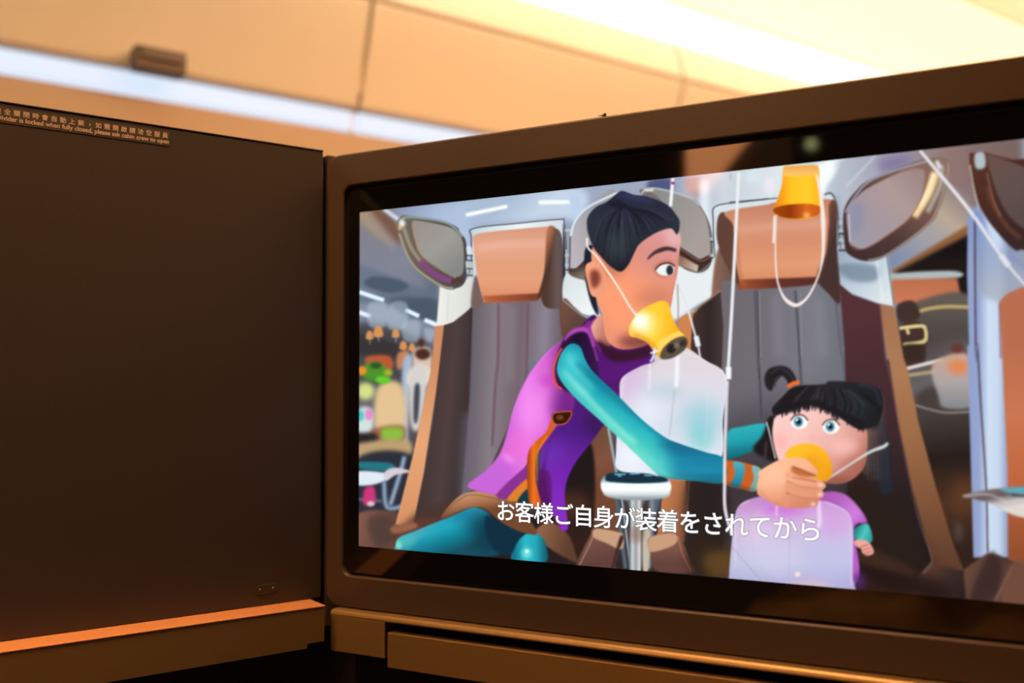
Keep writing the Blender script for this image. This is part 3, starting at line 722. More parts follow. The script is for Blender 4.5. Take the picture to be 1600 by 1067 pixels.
def head():
    SK = (236, 152, 116)
    # neck
    fill(K(145, 800, 200, 740, 300, 780, 250, 900, 180, 880, 150, 850), ramp(pt(K, 150, 820), pt(K, 260, 860), (226, 160, 140), (150, 84, 70)), 1.2)
    line(K(130, 770, 150, 850, 200, 930), 4, (120, 40, 130), 1)
    fill(K(180, 870, 230, 900, 300, 925, 380, 920, 450, 900, 440, 960, 250, 980), (50, 18, 40), 3)
    # nape hair
    fill(K(115, 400, 170, 400, 170, 620, 185, 740, 150, 690, 118, 560), (26, 30, 44), 1)
    # head and cheek
    m = fill(K(150, 480, 160, 380, 260, 300, 420, 300, 560, 280, 612, 330, 606, 420, 596, 520, 575, 620, 560, 700, 520, 800, 460, 880, 380, 912, 300, 918, 245, 890, 218, 840, 205, 740, 175, 660), ramp(pt(K, 250, 850), pt(K, 560, 320), (226, 142, 112), (240, 152, 112), (234, 148, 116), (214, 138, 124), (216, 158, 158)), .9)
    blob(*pt(K, 490, 400), 30, 26, (206, 138, 132), 12, .7, m)
    blob(*pt(K, 330, 700), 34, 42, (244, 150, 108), 14, .8, m)
    blob(*pt(K, 480, 650), 32, 14, (172, 104, 82), 11, .6, m)
    line(K(600, 430, 603, 520, 580, 620, 562, 700), 5, (190, 116, 100), 3, .6, m)
    blob(*pt(K, 400, 880), 34, 12, (110, 52, 50), 7, .85, m)
    blob(*pt(K, 260, 480), 18, 16, (170, 94, 70), 9, .7, m)
    blob(*pt(K, 575, 330), 12, 16, (226, 176, 178), 6, .8, m)
    # eye of ordinary size, lid and brow
    fill(K(470, 500, 500, 465, 545, 452, 578, 470, 572, 520, 530, 545, 490, 535), (186, 116, 98), 2, .8, m)
    e = fill(K(484, 505, 510, 482, 550, 475, 578, 490, 572, 524, 540, 536, 505, 530), (228, 236, 234), .8, 1, m)
    blob(*pt(K, 556, 508), 5.5, 8, (40, 44, 52), 1, 1, e)
    line(K(480, 506, 508, 478, 552, 470, 582, 486), 2.4, (84, 44, 40), .8, 1, m)
    line(K(440, 450, 480, 415, 540, 395, 590, 405), (2, 7, 5), (52, 36, 40), 1, .9, m)
    # ear
    m2 = fill(K(150, 640, 125, 560, 115, 500, 130, 470, 175, 465, 215, 520, 225, 600, 205, 640), ramp(pt(K, 120, 540), pt(K, 220, 560), (240, 158, 124), (232, 150, 116)), .9)
    fill(K(140, 530, 155, 505, 185, 515, 195, 560, 170, 600, 150, 590), (112, 50, 40), 3, .9, m2)
    # hair
    h = fill(K(130, 230, 170, 180, 230, 150, 280, 110, 310, 95, 370, 115, 440, 125, 540, 165, 590, 220, 608, 260, 595, 322, 560, 290, 480, 315, 400, 370, 370, 420, 340, 480, 300, 515, 250, 490, 200, 440, 160, 390, 135, 330, 125, 280), ramp(pt(K, 300, 120), pt(K, 300, 500), (34, 36, 58), (42, 46, 60), (34, 42, 52), (26, 30, 38)), .9)
    rng = np.random.RandomState(4)
    for k in range(46):
        t = k / 45.
        ex = 150 + 440*t + rng.uniform(-8, 8)
        ey = 380 + 110*math.sin(min(1, t*1.9)*math.pi) * (t < .52) - 190*max(0, t-.35) + rng.uniform(-15, 15)
        mx_, my = 300 + (ex-300)*.62 + rng.uniform(-6, 6), 170 + (ey-170)*.34
        dark = rng.rand() < .55
        line(K(305 + 12*rng.rand(), 165 + 10*rng.rand(), mx_, my, ex, ey), (.8, rng.uniform(1.5, 3.5), .8), (14, 16, 26) if dark else (66, 72, 90), 1.3, .6 if dark else .32, h)
    blob(*pt(K, 380, 130), 30, 5, (54, 60, 96), 4, .7, h, .2)
    blob(*pt(K, 280, 380), 16, 24, (62, 72, 76), 8, .5, h)
    fill(K(230, 150, 290, 145, 330, 175, 300, 190, 260, 180), (20, 22, 34), 2, .7, h)
    # elastic
    line(K(125, 340, 130, 390, 170, 430, 230, 510, 290, 600, 350, 700, 385, 745), 2.8, (250, 232, 220), .8)

def mask_cup():
    m = fill(K(342, 820, 355, 780, 400, 720, 450, 690, 510, 668, 545, 680, 570, 750, 605, 820, 640, 860, 600, 920, 520, 968, 480, 940, 440, 885, 390, 860, 350, 850), ramp(pt(K, 380, 800), pt(K, 620, 860), (244, 178, 40), (252, 200, 50), (246, 184, 40), (232, 160, 24)), .9)
    blob(*pt(K, 410, 780), 17, 17, (255, 250, 220), 5, .95, m)
    blob(*pt(K, 420, 800), 24, 22, (254, 226, 130), 9, .7, m)
    blob(*pt(K, 405, 775), 9, 9, (255, 255, 250), 3, 1, m)
    line(K(378, 722, 405, 772, 440, 815), (1, 7, 1), (255, 252, 226), 2.5, .9)
    line(K(365, 800, 405, 772, 452, 745), (1, 6, 1), (255, 252, 226), 2.5, .8, m)
    line(K(370, 840, 450, 880, 500, 950), 5, (206, 130, 20), 3, .8, m)
    fill(K(495, 880, 600, 825, 625, 850, 520, 955, 505, 930), (250, 208, 96), 1, .9, m)
    fill(K(505, 960, 520, 915, 570, 870, 625, 852, 650, 875, 635, 920, 580, 960, 530, 972), (86, 76, 62), .9)
    blob(*pt(K, 565, 915), 7, 8, (34, 30, 30), 1, 1, None, .8)
    blob(*pt(K, 625, 888), 5, 6, (50, 44, 44), 1, 1, None, .8)
    blob(*pt(K, 590, 900), 4, 5, (130, 118, 100), 1.5, .8)
    line(K(480, 910, 470, 960, 455, 985), 4, (206, 214, 226), 1)
    line(K(455, 940, 500, 925), 3, (230, 232, 240), 1)

paint_bag()
adult()
head()
paint_bag()
mask_cup()
sleeve()
# tubes by the adult
line(K(572, 28, 560, 175), 5, (232, 238, 246), 1)
line(K(562, 52, 582, 56), 4, (150, 40, 90), .9)
line(K(590, 560, 640, 680, 690, 850, 705, 900), 3, (220, 220, 224), .8)
line(K(596, 580, 600, 700, 598, 800), 1.8, (150, 120, 110), .8, .9)
line(K(693, 850, 705, 905), 8, (226, 228, 232), .9)
line(K(705, 900, 715, 970), 3, (214, 214, 220), .9)

# --- the child passenger
def child():
    # hair behind
    fill(F(620, 260, 660, 200, 680, 330, 700, 480, 705, 600, 660, 610, 630, 520, 590, 540, 560, 420), ramp(pt(F, 580, 400), pt(F, 700, 440), (110, 84, 66), (52, 44, 50), (30, 36, 48)), 1.5)
    for k in range(7):
        line(F(590+12*k, 330, 600+14*k, 450, 605+13*k, 560), 1.6, (100, 86, 76) if k < 4 else (60, 66, 80), 1.2, .6)
    fill(F(190, 300, 225, 300, 230, 420, 215, 480, 175, 470, 125, 430, 160, 380, 180, 330), (24, 22, 26), 2)
    line(F(180, 400, 175, 470), 3, (120, 100, 90), 1.5, .5)
    # dress
    m = fill(F(380, 620, 480, 610, 545, 650, 600, 735, 545, 762, 545, 1000, 200, 960, 130, 700), ramp(pt(F, 440, 620), pt(F, 560, 760), (170, 84, 176), (186, 110, 200), (176, 90, 190)), 1)
    blob(*pt(F, 550, 700), 10, 12, (206, 130, 216), 5, .7, m)
    blob(*pt(F, 450, 690), 14, 12, (120, 70, 110), 8, .6, m)
    line(F(545, 765, 603, 735), 3, (120, 36, 120), 1.2)
    m = fill(F(545, 765, 600, 742, 622, 800, 605, 825, 560, 812, 548, 800), ramp(pt(F, 550, 770), pt(F, 620, 800), (30, 120, 124), (70, 190, 184), (50, 150, 150)), .9)
    # its hand
    m = fill(F(545, 820, 560, 808, 600, 815, 622, 840, 626, 865, 600, 874, 580, 862, 575, 845, 558, 838), (228, 160, 146), .8)
    for s in ((575, 838, 605, 828), (582, 852, 614, 843), (588, 866, 620, 856)):
        line(F(*s), 1.4, (150, 70, 66), .8, .8, m)
    fill(F(540, 960, 585, 950, 590, 1000, 560, 1012), (74, 36, 112), 5, .8)
    # face
    m = fill(F(210, 400, 208, 330, 230, 270, 300, 220, 450, 210, 570, 260, 600, 360, 595, 480, 560, 540, 500, 572, 420, 570, 320, 545, 240, 490), ramp(pt(F, 230, 300), pt(F, 560, 560), (240, 196, 190), (240, 192, 184), (230, 176, 166), (206, 140, 128), (150, 86, 74)), .9)
    blob(*pt(F, 240, 400), 12, 14, (246, 170, 170), 6, .8, m)
    blob(*pt(F, 500, 420), 24, 14, (242, 190, 182), 8, .8, m)
    blob(*pt(F, 560, 520), 22, 18, (170, 100, 84), 9, .7, m)
    blob(*pt(F, 430, 560), 36, 8, (120, 60, 40), 6, .7, m)
    # two plain eyes of ordinary size under brows
    for ex, ey, s in ((318, 318, 1.), (450, 338, 1.)):
        e = blob(*pt(F, ex, ey), 13*s, 11*s, (244, 244, 242), .8, 1, m)
        blob(*pt(F, ex-4, ey-1), 7, 8, (70, 130, 160), 1, 1, e)
        blob(*pt(F, ex-3, ey-1), 3.6, 4.2, (14, 20, 28), .8, 1, e)
        blob(*pt(F, ex-10, ey-9), 2, 2, (240, 250, 250), .6, 1, e)
        line(F(ex-36, ey-6, ex-18, ey-26, ex+14, ey-28, ex+36, ey-6), 2.2, (60, 34, 34), .8, .9, m)
    blob(*pt(F, 372, 382), 6, 4, (232, 170, 160), 2.5, .8, m)
    # fringe
    h = fill(F(215, 288, 205, 260, 250, 210, 300, 170, 420, 160, 440, 148, 520, 150, 620, 165, 660, 200, 665, 270, 640, 330, 600, 345, 570, 350, 535, 335, 500, 310, 470, 285, 420, 265, 380, 250, 330, 252, 280, 270, 255, 280), ramp(pt(F, 300, 170), pt(F, 600, 340), (30, 28, 34), (34, 36, 40), (26, 32, 38), (16, 26, 32)), .9)
    rng = np.random.RandomState(2)
    for k in range(44):
        x = 230 + 9.2*k
        dark = rng.rand() < .5
        line(F(330+5.5*k + rng.uniform(-8, 8), 162+.6*k, x+30+rng.uniform(-6, 6), 212+1.2*k, x, 268+1.6*k), (.8, 2, .8), (8, 8, 12) if dark else (74, 82, 94), .9, .5 if dark else .34, h)
    rng = np.random.RandomState(9)
    for k in range(40):
        x = 222 + 9.3*k + rng.uniform(-3, 3)
        y = 286 - 32*math.sin((x-225)/105) if x < 400 else 260 + (x-400)*.44
        wd, ln = rng.uniform(6, 11), rng.uniform(2, 24)
        fill(F(x-wd, y-24, x+wd, y-24, x+wd*.3, y+ln*.4, x-4, y+ln), (22, 22, 28), .7, .9)
    for k in range(9):
        line(F(640-6*k, 250, 650-8*k, 320, 636-9*k, 352+3*(k % 3)), (3, 2.5, .8), (26, 30, 36), 1, .8)
    line(F(560, 160, 630, 180, 655, 250), 3, (60, 70, 84), 2, .6, h)
    # pony tail and its band
    fill(F(185, 180, 172, 140, 190, 98, 240, 84, 280, 98, 305, 140, 300, 160, 275, 165, 262, 140, 240, 125, 215, 140, 205, 185), (28, 28, 34), 1.2)
    for k in range(8):
        line(F(225+4*k, 95+2*k, 196+3*k, 120+5*k, 180+6*k, 168+2*(k % 3)), (3, 2, .6), (26, 26, 32), .9, .75)
    line(F(195, 120, 235, 95, 275, 115, 292, 145), 2, (76, 78, 88), 1.3, .6)
    line(F(185, 130, 190, 180), 3, (40, 40, 46), 2, .6)
    line(F(270, 172, 292, 158, 318, 152), 6.5, (232, 104, 44), .9)
    # elastic bands of the mask
    line(F(180, 318, 190, 350, 218, 470), 2, (214, 206, 206), .8)
    line(F(425, 562, 520, 500, 610, 444, 670, 420, 686, 405), (2.5, 3, 5, 4), (206, 212, 210), .9)
    # cup over nose and mouth
    m = fill(F(262, 468, 270, 435, 310, 412, 360, 408, 410, 425, 445, 470, 455, 530, 430, 562, 380, 560, 300, 520), ramp(pt(F, 300, 420), pt(F, 440, 550), (250, 184, 44), (250, 180, 36), (226, 150, 22)), .9)
    blob(*pt(F, 370, 490), 16, 16, (206, 128, 20), 8, .5, m)
    # bag of the mask
    bg = F(48, 720, 66, 668, 110, 640, 180, 628, 260, 655, 400, 645, 480, 668, 525, 702, 540, 760, 541, 850, 539, 960, 537, 1060, 280, 1062, 22, 1060, 25, 960, 34, 840)
    m = raster(spline(bg, True))
    lay(soft(m, .9), ramp(pt(F, 280, 640), pt(F, 290, 1000), (198, 140, 206), (204, 176, 218), (196, 188, 222), (186, 190, 222), (170, 168, 210)), .95)
    blob(*pt(F, 250, 680), 34, 10, (200, 96, 206), 8, .7, m)
    blob(*pt(F, 140, 780), 34, 20, (214, 196, 222), 12, .7, m)
    blob(*pt(F, 200, 880), 60, 24, (206, 204, 222), 16, .6, m)
    blob(*pt(F, 430, 900), 30, 30, (182, 188, 218), 14, .6, m)
    blob(*pt(F, 460, 740), 22, 20, (206, 150, 214), 10, .6, m)
    line(F(53, 900, 50, 730, 62, 672, 110, 645), 2.2, (226, 206, 232), 1.2, .7, m)
    line(F(420, 648, 490, 676, 530, 715, 536, 800, 534, 1000), 2.4, (214, 196, 228), 1.2, .8, m)
    line(F(225, 660, 222, 710), 3, (238, 206, 240), 1.4, .8, m)
    line(F(398, 640, 402, 720, 398, 760), 5, (240, 226, 244), 1.8, .8, m)
    line(F(280, 700, 275, 960), 1.2, (168, 156, 186), 1, .6, m)
    line(F(30, 830, 90, 900, 160, 980), 1.3, (150, 140, 168), .9, .6, m)
    blob(*pt(F, 311, 952), 4.5, 4, (236, 214, 206), 1, 1, m)
    fill(F(240, 1000, 320, 978, 400, 975, 450, 1000, 470, 1040, 230, 1020), (206, 184, 184), 4, .6, m)

child()
# tube from above, in front
m = line(K(915, 0, 905, 200, 880, 700, 860, 1030), 5, (226, 228, 232), .9)
line(K(862, 1010, 862, 1075), 8.5, (236, 236, 238), .9)
line(D(868, 110, 858, 400, 855, 600, 858, 740, 890, 860), 5, (214, 212, 220), .9)
line(D(873, 130, 862, 450), 1.4, (160, 156, 166), .8, .6)

def hand():
    m = fill(D(1020, 560, 1060, 530, 1130, 495) + F(270, 470, 330, 468, 365, 490, 395, 525, 385, 545, 360, 545, 400, 560, 425, 575, 426, 590, 415, 600, 420, 625, 400, 640, 395, 660, 380, 672, 300, 678, 230, 668, 180, 640, 145, 620, 142, 580, 150, 545), ramp(pt(F, 200, 480), pt(F, 280, 680), (240, 180, 146), (240, 176, 138), (230, 156, 120), (206, 132, 104)), .8)
    blob(*pt(F, 220, 540), 26, 16, (246, 192, 156), 9, .8, m)
    fill(F(285, 505, 330, 520, 385, 548, 330, 545, 290, 530), (176, 88, 40), 2, .8, m)
    line(F(290, 505, 340, 525, 390, 545), 3, (140, 64, 30), 1.3, .8, m)
    for s in ((265, 565, 320, 585, 400, 595), (262, 612, 320, 632, 405, 638)):
        line(F(*s), 2.4, (150, 74, 54), 1.1, .8, m)
        line([(x, y+4) for x, y in F(*s)], 6, (200, 128, 96), 3, .5, m)
    fill(F(385, 548, 420, 568, 430, 590, 412, 600, 300, 588, 270, 570, 320, 562), (232, 162, 128), 2, .6, m)
    fill(F(400, 600, 420, 620, 405, 640, 300, 634, 268, 618, 330, 606), (226, 152, 120), 2, .6, m)
    line(F(285, 548, 330, 556, 390, 566), 2.2, (160, 84, 58), 1.1, .7, m)
    for x, y in ((272, 540), (270, 592), (262, 635), (262, 660)):
        blob(*pt(F, x, y), 5, 6, (222, 144, 110), 3, .7, m)
    for x, y in ((405, 580), (404, 620), (375, 660)):
        blob(*pt(F, x, y), 4, 3, (246, 206, 186), 1.4, .8, m)
    line(F(150, 600, 180, 640, 240, 668), 4, (196, 120, 90), 3, .6, m)
hand()

# --- hanging cup in front of the centre headrest
m = fill(E(272, 110, 290, 96, 430, 92, 452, 110, 455, 180, 470, 300, 462, 330, 400, 360, 300, 360, 225, 335, 222, 320, 262, 200), ramp(pt(E, 230, 220), pt(E, 470, 220), (226, 130, 20), (252, 186, 34), (254, 196, 44), (250, 170, 30)), .9)
fill(E(272, 112, 290, 96, 430, 92, 452, 110, 454, 140, 275, 146), ramp(pt(E, 300, 90), pt(E, 300, 145), (222, 160, 84), (246, 190, 96)), .8, 1, m)
m = fill(E(222, 325, 235, 305, 300, 290, 400, 286, 458, 300, 466, 322, 430, 350, 340, 362, 260, 352), ramp(pt(E, 230, 320), pt(E, 465, 320), (150, 66, 10), (140, 52, 8), (206, 100, 30), (190, 84, 16)), .9)
blob(*pt(E, 390, 345), 5, 5, (250, 180, 110), 2.5, .9, m)
line(E(228, 345, 226, 420, 222, 485), 3.6, (236, 226, 222), .9)
line(E(238, 340, 232, 500, 240, 660, 270, 750, 310, 790, 350, 795, 400, 750, 445, 660, 470, 560, 474, 400, 462, 250, 440, 140), (1.5, 2, 2.6, 3, 6, 6, 4, 3, 2.4, 4, 7, 5, 3), (236, 224, 218), .8)
line(E(960, 15, 1040, 110, 1220, 330, 1375, 555, 1487, 690, 1580, 800), (4, 5, 5.5, 4, 3, 3), (222, 220, 224), .9)
line(E(1370, 545, 1410, 600), 9, (214, 216, 220), 1)

def film_colour(sx, sy):
    """bilinear lookup on the sheet, returned as linear light"""
    x = np.clip(sx - PX0 - .5, 0, SW - 1.001)
    y = np.clip(sy - PY0 - .5, 0, SH - 1.001)
    ix, iy = x.astype(int), y.astype(int)
    fx, fy = (x - ix)[:, None], (y - iy)[:, None]
    c = (sheet[iy, ix]*(1-fx)*(1-fy) + sheet[iy, ix+1]*fx*(1-fy) + sheet[iy+1, ix]*(1-fx)*fy + sheet[iy+1, ix+1]*fx*fy)
    return np.where(c <= .04045, c/12.92, ((c + .055)/1.055)**2.4)

# ================================================================= materials
WARM = (1.0, .50, .21)
M_bin = mat('bin_paint', (.80, .71, .60), .45)
M_joint = mat('joint_seal', (.80, .66, .50), .7)
M_ceil = mat('ceiling_paint', (.82, .78, .70), .6)
M_wall = mat('sidewall_paint', (.58, .44, .32), .6)
M_far = mat('far_wall_fabric', (.05, .036, .028), .8)
M_wash = mat('wash_diffuser', (.06, .06, .06), .5, emit=(.76, .88, 1.05), strength=WASH_STRENGTH)
M_cove = mat('cove_diffuser', (.8, .8, .8), .5, emit=(1.0, .86, .62), strength=COVE_STRENGTH)
M_lamp = mat('amber_diffuser', (.8, .8, .8), .5, emit=WARM, strength=LAMP_STRENGTH)
M_bin_fill = mat('bin_fill', (.8, .8, .8), .5, emit=(1.0, .54, .25), strength=BIN_FILL_STRENGTH)
M_lumi = mat('ceiling_glow', (.8, .8, .8), .5, emit=(1.0, .90, .58), strength=CEIL_GLOW_STRENGTH)
M_lumi2 = mat('ceiling_glow_amber', (.8, .8, .8), .5, emit=(1.0, .74, .37), strength=.95)  # emission stands in for uplight on the plain ceiling
M_latch = mat('latch_plastic', (.10, .06, .045), .45)
M_panel = mat('divider_laminate', (.050, .041, .036), .42, noise=.25, nscale=900, spec=.35)
M_edge = mat('edge_trim', (.05, .038, .032), .5)
M_frame = mat('display_frame_paint', (.066, .045, .031), .40, noise=.2, nscale=900, spec=.4)
M_post = mat('post_paint', (.07, .048, .038), .4, spec=.4)
M_rubber = mat('black_rubber', (.006, .005, .005), .7, spec=.2)
M_glass = mat('black_glass', (.003, .003, .003), .04, spec=.5)
M_copper = mat('copper_satin', (.66, .31, .13), .48, metal=.3, noise=.08, nscale=1500)
M_gold = mat('bronze_satin', (.36, .24, .10), .40, metal=.6, noise=.12, nscale=1500)
M_dark = mat('footwell_dark', (.008, .009, .007), .8)
M_void = mat('slot_dark', (.004, .004, .004), .8)
M_print = mat('notice_print', (.95, .80, .70), .5)
M_strip = mat('notice_film', (.075, .068, .052), .3)
M_metal = mat('screw_metal', (.22, .20, .19), .5, metal=1.)
M_blanket = mat('blanket_wool', (.42, .22, .08), .9, noise=.8, nscale=300)
M_leather = mat('seat_leather', (.07, .05, .04), .5)
M_carpet = mat('carpet', (.03, .028, .03), .95, noise=.6, nscale=800)
M_white = mat('subtitle_white', (0, 0, 0), .3, emit=(1, 1, 1), strength=1.05)
M_outline = mat('subtitle_outline', (0, 0, 0), .3, emit=(.02, .022, .026), strength=1.)
M_speck = mat('speck_black', (.01, .008, .006), .7)

# ================================================================= the cabin shell beyond the suite
def cabin(o):
    return place(o, CABIN_AT, CABIN_TURN)

H = EYE
X0, X1 = -3.0, 7.4
# ceiling: lower lip over the cove, then two long panels with a groove between them
prof = [(2.10, H+1.184), (2.06, H+1.187), (1.62, H+1.212), (1.612, H+1.222), (1.596, H+1.222), (1.588, H+1.214),
        (.9, H+1.245), (-1.9, H+1.25), (-1.9, H+1.32), (2.30, H+1.32)]
structure(cabin(link('ceiling', extrude_profile(prof, X0, X1), M_ceil)))
structure(cabin(link('floor', BX(X0, X1, -1.9, 2.6, -.06, 0), M_carpet)))
prof = [(2.312, H+.675), (2.36, H+.4), (2.40, H+.0), (2.36, H-.5), (2.30, 0), (2.60, 0), (2.60, H+1.32), (2.42, H+1.32), (2.42, H+.665), (2.345, H+.665), (2.330, H+.675)]
structure(cabin(link('wall_left', extrude_profile(prof, X0, X1), M_wall)))
structure(cabin(link('wall_right', BX(X0, X1, -2.0, -1.9, 0, H+1.32), M_far)))

PITCH, FIRST = 1.128, 0.072
bin_words = ['cream overhead bin at the left with a dark latch on its lower edge',
             'cream overhead bin right of the first vertical joint, above the display frame',
             'cream overhead bin farthest right, beyond the faint second joint']
lamp_words = ['cool white light strip under the overhead bin with the dark latch',
              'short cool white light strip right of the dark joint, above the display corner',
              'cool white light strip under the farthest overhead bin']
door_prof = [(2.300, H+.729), (2.285, H+.7305), (2.277, H+.740), (2.266, H+.78), (2.246, H+.85), (2.222, H+.93),
             (2.206, H+.985), (2.207, H+.992), (2.215, H+.994), (2.30, H+.994)]
for k in (-1, 0, 1, 2, 3):
    xa = FIRST + k*PITCH + .007
    xb = xa + PITCH - .014
    if k < 0 or k > 2:
        wname = ('cream overhead bin before the left edge of view', 'cream overhead bin past the right end of view')[k > 0]
        lname = ('light strip before the left edge of view', 'light strip past the right end of view')[k > 0]
        continue
    b = cabin(thing('overhead_bin', bin_words[k], 'overhead bin', group='overhead bins along the cabin side'))
    link('bin_door', extrude_profile(door_prof, xa, xb), M_bin, b)
    up = [(2.203, H+1.006), (2.212, H+1.040), (2.238, H+1.125), (2.30, H+1.125), (2.30, H+1.000), (2.208, H+1.000)]
    link('upper_panel', extrude_profile(up, xa, xb), M_bin, b)
    if k == 0:
        l = link('bin_latch', BX(.618, .732, 2.212, 2.262, H+.712, H+.766, .006), M_latch, b)
        l['label'] = 'dark brown latch block'
        link('latch_lip', BX(.628, .722, 2.204, 2.213, H+.735, H+.760, .002), M_latch, l)
    w = cabin(thing('light_strip', lamp_words[k], 'light', group='cool white strips under the overhead bins'))
    link('emitter', extrude_profile([(2.31, H+.678), (2.30, H+.684), (2.30, H+.724), (2.31, H+.730), (2.335, H+.730), (2.335, H+.678)], xa+.004, xb-.004), M_wash, w)
    link('end_cap', BX(xb-.004, xb+.002, 2.303, 2.335, H+.678, H+.730), M_joint, w)
# the carrier rail seen through the joints
structure(cabin(link('trim_1', BX(X0, X1, 2.275, 2.29, H+.775, H+1.120), M_joint)))
structure(cabin(link('trim_2', BX(X0, X1, 2.337, 2.345, H+.675, H+.74), M_joint)))
cv = cabin(thing('cove_light', 'long warm white ceiling cove light glowing above the overhead bins', 'light'))
link('emitter', extrude_profile([(2.242, H+1.128), (2.20, H+1.150), (2.105, H+1.181), (2.14, H+1.20), (2.26, H+1.14)], X0, X1), M_cove, cv)
lu = cabin(thing('ceiling_glow', 'cream ceiling panel above the cove light at top right, indirect light put in as glow', 'light'))
link('emitter', extrude_profile([(2.09, H+1.1835), (1.613, H+1.2115), (1.613, H+1.208), (2.09, H+1.180)], X0, X1), M_lumi, lu)  # plain ceiling; its indirect light is put in as emission
lu = cabin(thing('ceiling_glow', 'ceiling panel beyond the groove in the top right corner, warm indirect light put in as glow', 'light'))
link('emitter', extrude_profile([(1.598, H+1.2125), (1.40, H+1.2200), (1.40, H+1.2165), (1.598, H+1.209)], X0, X1), M_lumi2, lu)  # ceiling again, warm uplight replaced by its own glow
al = cabin(thing('bin_fill_lamp', 'added amber fill lamp under the aisle ceiling facing the overhead bins, out of the frame', 'light'))
link('emitter', extrude_profile([(1.30, H+1.224), (1.33, H+1.19), (1.27, H+1.17), (1.18, H+1.20), (1.18, H+1.224)], 1.0, 6.5), M_bin_fill, al)  # unseen lamp added only to brighten the bins
# the matching mood lamp on the ceiling over the seat row
lp = cabin(thing('ceiling_lamp', 'long amber mood lighting panel on the ceiling over the seat row, out of the frame', 'light'))
link('emitter', BX(-1.0, 2.2, .42, .74, H+1.228, H+1.236), M_lamp, lp)
link('rim', rings([(-1.03, .39, 2.23, .77, .02, -(H+1.252)), (-1.03, .39, 2.23, .77, .02, -(H+1.22)), (-1.0, .42, 2.2, .74, .02, -(H+1.22)), (-1.0, .42, 2.2, .74, .02, -(H+1.252))]), M_ceil, lp)
for o in lp.children:
    if o.name.startswith('rim'):
        o.rotation_euler = (math.radians(-90), 0, 0)

# ================================================================= the display
disp = thing('entertainment_display', 'large suite display in a brown frame, showing a cartoon oxygen mask demonstration', 'screen', DISPLAY_AT, DISPLAY_TURN)
fr = [(-.010, -.050, .585, .350, .012, .045), (-.0325, -.0535, .585, .3525, .013, .004), (-.0338, -.0543, .5862, .3533, .013, -.001),
      (-.0340, -.0545, .5864, .3535, .013, -.0025), (-.0330, -.0535, .5854, .3525, .012, -.0038), (-.0322, -.0527, .5846, .3517, .011, -.004),
      (-.0172, -.0277, .5672, .3252, .010, -.004), (-.0164, -.0269, .5664, .3244, .0095, -.0036), (-.0158, -.0263, .566, .324, .009, -.0026), (-.0158, -.0263, .566, .324, .009, .006)]
link('frame', rings(fr, cap0=True), M_frame, disp)
g = link('seal', rings([(-.0158, -.0263, .566, .324, .009, .0012), (-.0131, -.0241, .5640, .3196, .006, .0008), (-.0131, -.0241, .5640, .3196, .006, .004)]), M_rubber, disp)
g['label'] = 'black rubber seal around the glass'
g = link('screen_glass', rings([(-.0131, -.0241, .5640, .3196, .006, .004), (-.0131, -.0241, .5640, .3196, .006, .0003), (-.0127, -.0237, .5636, .3192, .0056, 0)], True, True), M_glass, disp)
g['label'] = 'glossy black border glass'

# the film still: one dense sheet whose vertices carry the colours drawn above
PW, PH = .545, .299
NU, NV = 1160, 636
uu, vv = np.meshgrid(np.linspace(0, 1, NU), np.linspace(0, 1, NV))
uu, vv = uu.ravel(), vv.ravel()
# keystone from the picture's unit square to the drawing sheet
quad = [(562.72, 331.92), (1628.96, 214.10), (1651.87, 947.94), (561.0, 853.0)]      # top left, top right, bottom right, bottom left
rows, rhs = [], []
for (x, y), (X, Y) in zip([(0, 1), (1, 1), (1, 0), (0, 0)], quad):
    rows.append([x, y, 1, 0, 0, 0, -X*x, -X*y]); rhs.append(X)
    rows.append([0, 0, 0, x, y, 1, -Y*x, -Y*y]); rhs.append(Y)
h = np.linalg.solve(np.array(rows), np.array(rhs))
den = h[6]*uu + h[7]*vv + 1
rgb = film_colour((h[0]*uu + h[1]*vv + h[2])/den, (h[3]*uu + h[4]*vv + h[5])/den)
me = bpy.data.meshes.new('picture')
co = np.stack([uu*PW, np.full_like(uu, -.0004), vv*PH], 1).astype(np.float32)
me.vertices.add(NU*NV)
me.vertices.foreach_set('co', co.ravel())
ii, jj = np.meshgrid(np.arange(NU-1), np.arange(NV-1))
a = (jj*NU + ii).ravel()
quads = np.stack([a, a+1, a+1+NU, a+NU], 1).astype(np.int32)
me.loops.add(quads.size)
me.loops.foreach_set('vertex_index', quads.ravel())
me.polygons.add(len(quads))
me.polygons.foreach_set('loop_start', np.arange(0, quads.size, 4, dtype=np.int32))
me.polygons.foreach_set('loop_total', np.full(len(quads), 4, np.int32))
at = me.color_attributes.new('film', 'FLOAT_COLOR', 'POINT')
at.data.foreach_set('color', np.concatenate([rgb, np.ones((len(rgb), 1))], 1).astype(np.float32).ravel())
me.update(calc_edges=True)
me.validate()
M_pic = bpy.data.materials.new('lit_display')
M_pic.use_nodes = True
nt = M_pic.node_tree
b = nt.nodes['Principled BSDF']
b.inputs['Base Color'].default_value = (.003, .003, .003, 1)
b.inputs['Roughness'].default_value = .05
an = nt.nodes.new('ShaderNodeVertexColor')
an.layer_name = 'film'
nt.links.new(an.outputs['Color'], b.inputs['Emission Color'])
b.inputs['Emission Strength'].default_value = 1.12
me.materials.append(M_pic)
pic = bpy.data.objects.new('picture', me)
col.objects.link(pic)
pic.parent = disp
pic['label'] = 'lit film still: adult in purple jacket fitting an oxygen mask on a child'
# subtitle
line_jp = 'お客様ご自身が装着をされてから'
SUB = 0.0182
def sub_items():
    return [(ch, .1494 + i*.01743, .0321, SUB, 1.) for i, ch in enumerate(line_jp)]
so = link('subtitle_outline', glyphs(sub_items(), .00055, -.0006), M_outline, pic)
st_ = link('subtitle', glyphs(sub_items(), .00019, -.0008), M_white, pic)
st_['label'] = 'white Japanese subtitle line'

